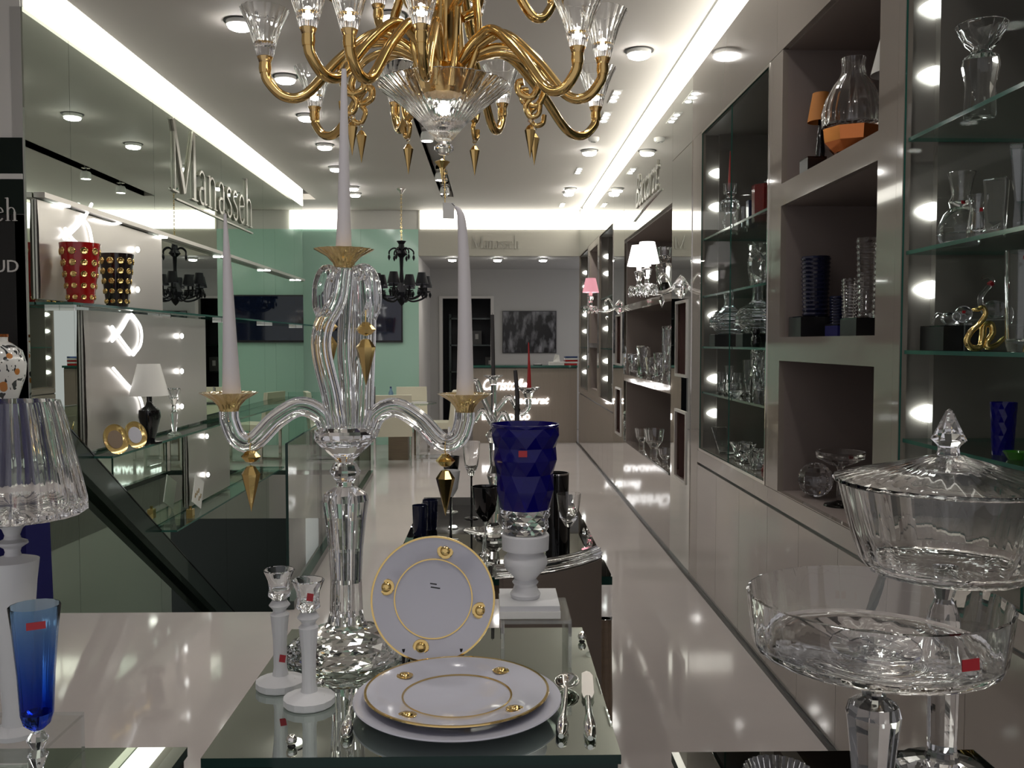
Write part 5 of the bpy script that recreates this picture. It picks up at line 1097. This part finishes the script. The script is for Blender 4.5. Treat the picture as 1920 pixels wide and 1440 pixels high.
turned(t, k, [(0, 0), (24, 0), (24, 5), (7, 12), (14, 60), (6, 110), (5, 150), (0, 150)], 'black_gloss', 'lamp_base', 16, 40); turned(t, k, [(42, 140), (24, 215), (23.3, 215), (41.2, 140)], 'paper', 'lamp_shade', 28, 40)
for px, Y, z, hw, hd_, hh, lab in ((1520, 3.84, NT, .04, .05, .06, 'black block at the back left of the top niche'), (1528, 3.99, NM, .09, .08, .09, 'black block under the navy vase in the middle niche'), (1590, 3.75, NM, .07, .07, .05, 'dark blue block under the ribbed glass in the middle niche'), (1626, 3.50, NM, .075, .08, .07, 'black block under the tall ribbed vase in the middle niche')):
    t, k = ware('display_block', px, Y, z, lab, 'display block', 'black display blocks'); MB().box(-hw, hw, -hd_, hd_, 0, hh - .005).build('block_body', 'navy_paint' if 'blue' in lab else 'black', t); MB().box(-hw, hw, -hd_, hd_, hh - .0048, hh).build('block_top', 'black_gloss', t)
def ribbed_vase(px, Y, z, r0, r1, h, m, label, n=14):
    t, k = ware('ribbed_vase', px, Y, z, label, 'vase', 'ring-ribbed vases in the middle niche'); q = []
    for i in range(n): a = i / n; r = r0 + (r1 - r0) * a; q += [(r, h * a), (r + 2.2, h * (a + .45 / n)), (r, h * (a + .9 / n))]
    turned(t, k, [(0, 0)] + q + [(r1, h), (r1 - 2.5, h), (r0 - 2.5, 5), (0, 5)], m, 'vase_body', 24, 30); turned(t, k, [(0, 5.2), (r0 - 3, 5.2), (r0 - 3, 8), (0, 8)], m, 'thick_base', 16)
ribbed_vase(1528, 3.99, NM + .0905, 22, 26, 112, 'navy_glass', 'large navy ribbed vase at the left of the middle niche')
ribbed_vase(1572, 3.87, NM + .0005, 13, 16, 76, 'navy_glass', 'small navy ribbed vase in the middle niche')
ribbed_vase(1592, 3.75, NM + .0505, 11, 14, 86, 'crystal', 'slim clear ribbed vase in the middle niche')
ribbed_vase(1624, 3.50, NM + .0705, 14, 19, 150, 'crystal', 'tall clear ribbed vase at the right of the middle niche')
t, k = ware('crystal_ball_vase', 1534, 3.93, NB, 'round faceted crystal ball vase at the front of the bottom niche', 'vase')
rocky(t, k, 5, 1, 'crystal_cut', 'foot', 5, 10, 2, False); MB().ball((0, 0, 34 * k), 33 * k, 12, 9).build('ball_body', 'crystal_cut', t); MB().lathe([(11 * k, 0), (13 * k, 3 * k), (11 * k, 6 * k), (9 * k, 3 * k)], 16).build('mouth_ring', 'crystal_cut', t, None, (0, -33 * k, 36 * k), (PI / 2, 0, 0))
t, k = ware('footed_compote', 1580, 3.72, NB, 'footed clear glass compote in the dim bottom niche', 'compote')
turned(t, k, [(0, 0), (30, 0), (28, 4), (6, 10), (5, 70), (10, 78), (0, 78.5)], 'crystal', 'stem', 16, 40); turned(t, k, [(0, 79), (20, 79), (44, 92), (46, 104), (43, 104), (38, 94), (0, 84)], 'crystal', 'bowl', 40, 40); sticker(t, (.01, -.085, 98 * k), .018, .010, (0, 0, 0))

# --- nearest display cabinet
t, k = ware('stemmed_bowl_vase', 1828, 2.62, S1, 'clear crystal vase with a wide bowl mouth on the top shelf', 'vase')
turned(t, k, [(0, 0), (27, 0), (28, 6), (26, 60), (33, 95), (30, 112), (16, 122), (28, 134), (42, 160), (45, 172), (41, 172), (34, 156), (12, 134), (9, 124), (0, 120)], 'crystal_cut', 'vase_body', 12, 25); turned(t, k, [(0, 120.4), (8, 121), (8, 124), (0, 125)], 'crystal_cut', 'inner_base', 10)
t, k = ware('curvy_carafe', 1797, 2.74, S2, 'curvy clear crystal carafe on the second shelf of the nearest cabinet', 'carafe')
turned(t, k, [(0, 0), (30, 0), (38, 12), (40, 36), (30, 60), (19, 72), (22, 84), (17, 98), (20, 118), (25, 138), (22, 138), (17, 118), (14, 98), (18, 84), (0, 74)], 'crystal', 'carafe_body', 24, 40); turned(t, k, [(38.5, 20), (41, 22), (38.5, 24)], 'crystal_cut', 'ring', 24); sticker(t, (-.010, -.032, 80 * k), .012, .010, (0, 0, 0))
t, k = ware('waisted_vase', 1829, 2.56, S2, 'small waisted crystal vase with red sticker between two taller ones', 'vase')
turned(t, k, [(0, 0), (19, 0), (20, 20), (15, 45), (14, 60), (19, 84), (16, 84), (11, 60), (12, 45), (15, 20), (0, 10)], 'crystal_cut', 'vase_body', 14, 25); sticker(t, (-.004, -.0245, 54 * k), .009, .010, (0, 0, 0))
t, k = ware('prism_vase', 1868, 2.50, S2, 'triangular clear crystal vase with flared corners', 'vase')
turned(t, k, [(0, 0), (20, 0), (22, 30), (28, 110), (23, 108), (17, 30), (0, 16)], 'crystal_cut', 'vase_body', 3, phase=.4); turned(t, k, [(0, 16.5), (13, 16.5), (13, 20), (0, 20)], 'crystal_cut', 'inner_base', 3, phase=.4)
t, k = ware('flared_vase', 1912, 2.42, S2, 'tall flared square crystal vase at the right picture edge', 'vase')
turned(t, k, [(0, 0), (22, 0), (20, 60), (34, 165), (30, 163), (15, 60), (0, 18)], 'crystal_cut', 'vase_body', 4, phase=.3); turned(t, k, [(0, 18.5), (13, 18.5), (13, 22), (0, 22)], 'crystal_cut', 'inner_base', 4, phase=.3)
t, k = ware('display_block', 1782, 2.78, S3, 'large black display block beside the gold snake', 'display block', 'black display blocks')
MB().box(-.058, .058, -.075, .075, 0, .072).build('block_body', 'black', t); MB().box(-.058, .058, -.075, .075, .0722, .076).build('block_top', 'black_gloss', t)
zb_ = S3 + .0765
t, k = ware('crystal_bird', 1775, 2.78, zb_, 'small crystal bird with bowed head on the black block', 'figurine')
MB().ball((.010, 0, .022), .020, 12, 8, sx=1.5).build('body', 'crystal_cut', t, 60); MB().tube(spline([(-.010, 0, .026), (-.026, 0, .036), (-.038, 0, .024), (-.046, 0, .004)], 5), [.008, .007, .006, .006, .006, .005, .005, .005, .005, .004, .004, .004, .004, .003, .003, .002], 8).build('neck', 'crystal', t, 60); MB().lathe([(0, 0), (.018, 0), (.014, .004), (0, .005)], 12).build('foot', 'crystal', t, None, (.01, 0, 0))
t, k = ware('crystal_elephant', 1806, 2.75, zb_, 'rounded crystal figure with red sticker on the black block', 'figurine')
MB().ball((0, 0, .034), .026, 12, 8).build('body', 'crystal_cut', t, 60); MB().ball((-.024, -.006, .026), .014, 10, 7).build('head', 'crystal_cut', t, 60); MB().box(-.02, .02, -.015, .015, 0, .008).build('foot', 'crystal', t); sticker(t, (-.012, -.026, .040), .010, .008, (0, 0, 0))
t, k = ware('acrylic_riser', 1868, 2.65, S3, 'low clear acrylic riser behind the gold snake', 'riser')
for nm, bxs in (('top_plate', (-.07, .07, -.045, .045, .088, .093)), ('side_plate', (-.07, -.065, -.05, .05, 0, .0878)), ('side_plate', (.065, .07, -.05, .05, 0, .0878))): MB().box(*bxs, faces=[0, 0, 1, 0, 1, 0]).build(nm, ['acrylic', 'acrylic_edge'], t)
t, k = ware('crystal_swan', 1856, 2.65, S3 + .0935, 'crystal swan with arched neck on the clear riser', 'figurine')
MB().ball((.012, 0, .028), .030, 14, 9, sx=1.3, sz=.9).build('body', 'crystal_cut', t, 60); q = spline([(-.022, 0, .028), (-.030, 0, .060), (-.012, 0, .088), (.006, 0, .108), (-.004, 0, .124), (-.026, 0, .120)], 6); MB().tube(q, [.009 - .005 * i / (len(q) - 1) for i in range(len(q))], 10).build('neck', 'crystal', t, 60); MB().tube([(-.004, 0, .100), (.004, 0, .106)], .009, 12).build('neck_sticker', 'label_red', t)
t, k = ware('gold_snake', 1845, 2.54, S3, 'coiled golden snake figure on the shelf of the nearest cabinet', 'figurine')
q = spline([(-.018, 0, .118), (-.004, 0, .124), (.004, 0, .104), (-.012, 0, .078), (-.036, 0, .055), (-.048, 0, .028), (-.034, 0, .010), (-.010, .0, .012), (.000, .006, .040), (.006, .012, .070), (.026, .012, .076), (.028, .004, .050), (.010, 0, .024), (.012, -.004, .010), (.036, -.004, .018), (.062, 0, .038), (.080, 0, .036), (.092, 0, .014), (.112, 0, .008)], 6)
nn = len(q); MB().tube(q, [.0055 + .004 * math.sin(min(1, i / nn * 1.1) * PI) for i in range(nn)], 12).build('body', 'gold_bright', t, 60); MB().ball((-.022, 0, .117), .009, 12, 8, sx=1.6, sz=.7).build('head', 'gold_bright', t, 60)
t, k = ware('tall_glass_vase', 1914, 2.40, S3, 'tall clear glass vase at the right edge above the covered bowl', 'vase')
turned(t, k, [(0, 0), (22, 0), (26, 20), (30, 190), (27, 190), (22, 24), (0, 14)], 'crystal', 'vase_body', 24, 30); sticker(t, (-.012, -.040, 175 * k), .016, .010, (0, 0, -.3))
t, k = ware('blue_cut_vase', 1886, 2.45, S4, 'sparkling cobalt cut vase behind the covered bowl', 'vase')
diamond([(22 * k * (.85 + .03 * i), 12.5 * k * i) for i in range(9)] + [(22 * k * 1.02, 100 * k), (17 * k, 12 * k)], 14, 'cobalt_body', 'vase_body', t); turned(t, k, [(0, 12.5), (14, 12.5), (14, 15), (0, 15)], 'cobalt_body', 'thick_base')
t, k = ware('green_dish', 1912, 2.34, S4, 'small green glass dish behind the covered bowl', 'dish')
turned(t, k, [(0, 0), (14, 0), (24, 16), (22, 16), (12, 4), (0, 4)], 'green_glass', 'dish_body', 20, 40); turned(t, k, [(0, 4.3), (10, 4.3), (10, 6), (0, 6)], 'green_glass', 'thick_base', 16)

# --- far units
for px, Y, z, w, h, lab in ((1190, 8.85, 1.2535, 13, 40, 'pinkish crystal bowl at the left of the mirrored niche group'), (1207, 8.5, 1.2535, 14, 55, 'tall crystal figure in the far niche'), (1224, 8.1, 1.2535, 15, 38, 'round crystal jar in the far niche'), (1238, 7.8, 1.2535, 13, 48, 'crystal goblet group piece in the far niche'), (1250, 7.5, 1.2535, 9, 100, 'slim tall crystal candlestick at the right of the far niche')):
    t, k = ware('crystal_piece', px, Y, z, lab, 'crystal ware', 'crystal ware in the wide far niche'); rocky(t, k, w, h, 'crystal_cut', 'body', px, 10, 4); turned(t, k, [(0, h * .25), (w * .4, h * .25), (w * .4, h * .3), (0, h * .32)], 'crystal_cut', 'inner_base', 8)
for px, Y, w, h, lab in ((1205, 8.55, 14, 34, 'small crystal bowl at the back of the lowest far niche'), (1228, 8.0, 20, 46, 'crystal bowl with lobed rim in the lowest far niche'), (1249, 7.4, 14, 26, 'low crystal dish at the right of the lowest far niche')):
    t, k = ware('crystal_bowl', px, Y, .5865, lab, 'bowl', 'crystal bowls in the lowest far niche'); turned(t, k, [(0, 0), (w * .4, 0), (w * .35, h * .2), (w * .8, h * .5), (w, h), (w * .9, h), (w * .7, h * .5), (0, h * .3)], 'crystal_cut', 'bowl_body', 16); turned(t, k, [(0, h * .31), (w * .3, h * .31), (w * .3, h * .36), (0, h * .36)], 'crystal_cut', 'cut_star', 8)
t, k = ware('crystal_hurricane', 1245, 7.6, 1.9355, 'tall crystal hurricane lamp on a black foot in the upper far niche', 'hurricane lamp')
turned(t, k, [(0, 0), (9, 0), (9, 22), (7, 30), (0, 30.3)], 'black_gloss', 'foot', 16); turned(t, k, [(0, 30.5), (14, 30.5), (17, 60), (13, 66), (0, 66.4)], 'crystal_cut', 'pendant_bowl', 12); turned(t, k, [(0, 66.6), (8, 66.6), (13, 80), (14, 96), (12, 96), (10, 80), (0, 74)], 'crystal_cut', 'cup', 12)
for cab, y0, pxs in (('near the pink wall lamp', 10.6, (1132, 1140)), ('next to the counter', 13.2, (1090, 1096))):
    for z, nm in ((FL, 'bottom'), (1.5005, 'middle'), (2.1005, 'top')):
        for j, px in enumerate(pxs):
            x = 1.46 + .14 * j; t = thing('crystal_vase', (x, y0 - .35 * j, z), '%s crystal vase on the %s level of the far cabinet %s' % (('farther', 'nearer')[j], nm, cab), 'vase', 'crystal vases in the far cabinets')
            rocky(t, .0045, 17 - 3 * j, 40 + 14 * ((j + len(nm)) % 3), 'crystal_cut', 'vase_body', px + len(nm), 9, 4); turned(t, .0045, [(0, 13), (6, 13), (6, 15), (0, 16)], 'crystal_cut', 'inner_base', 8)
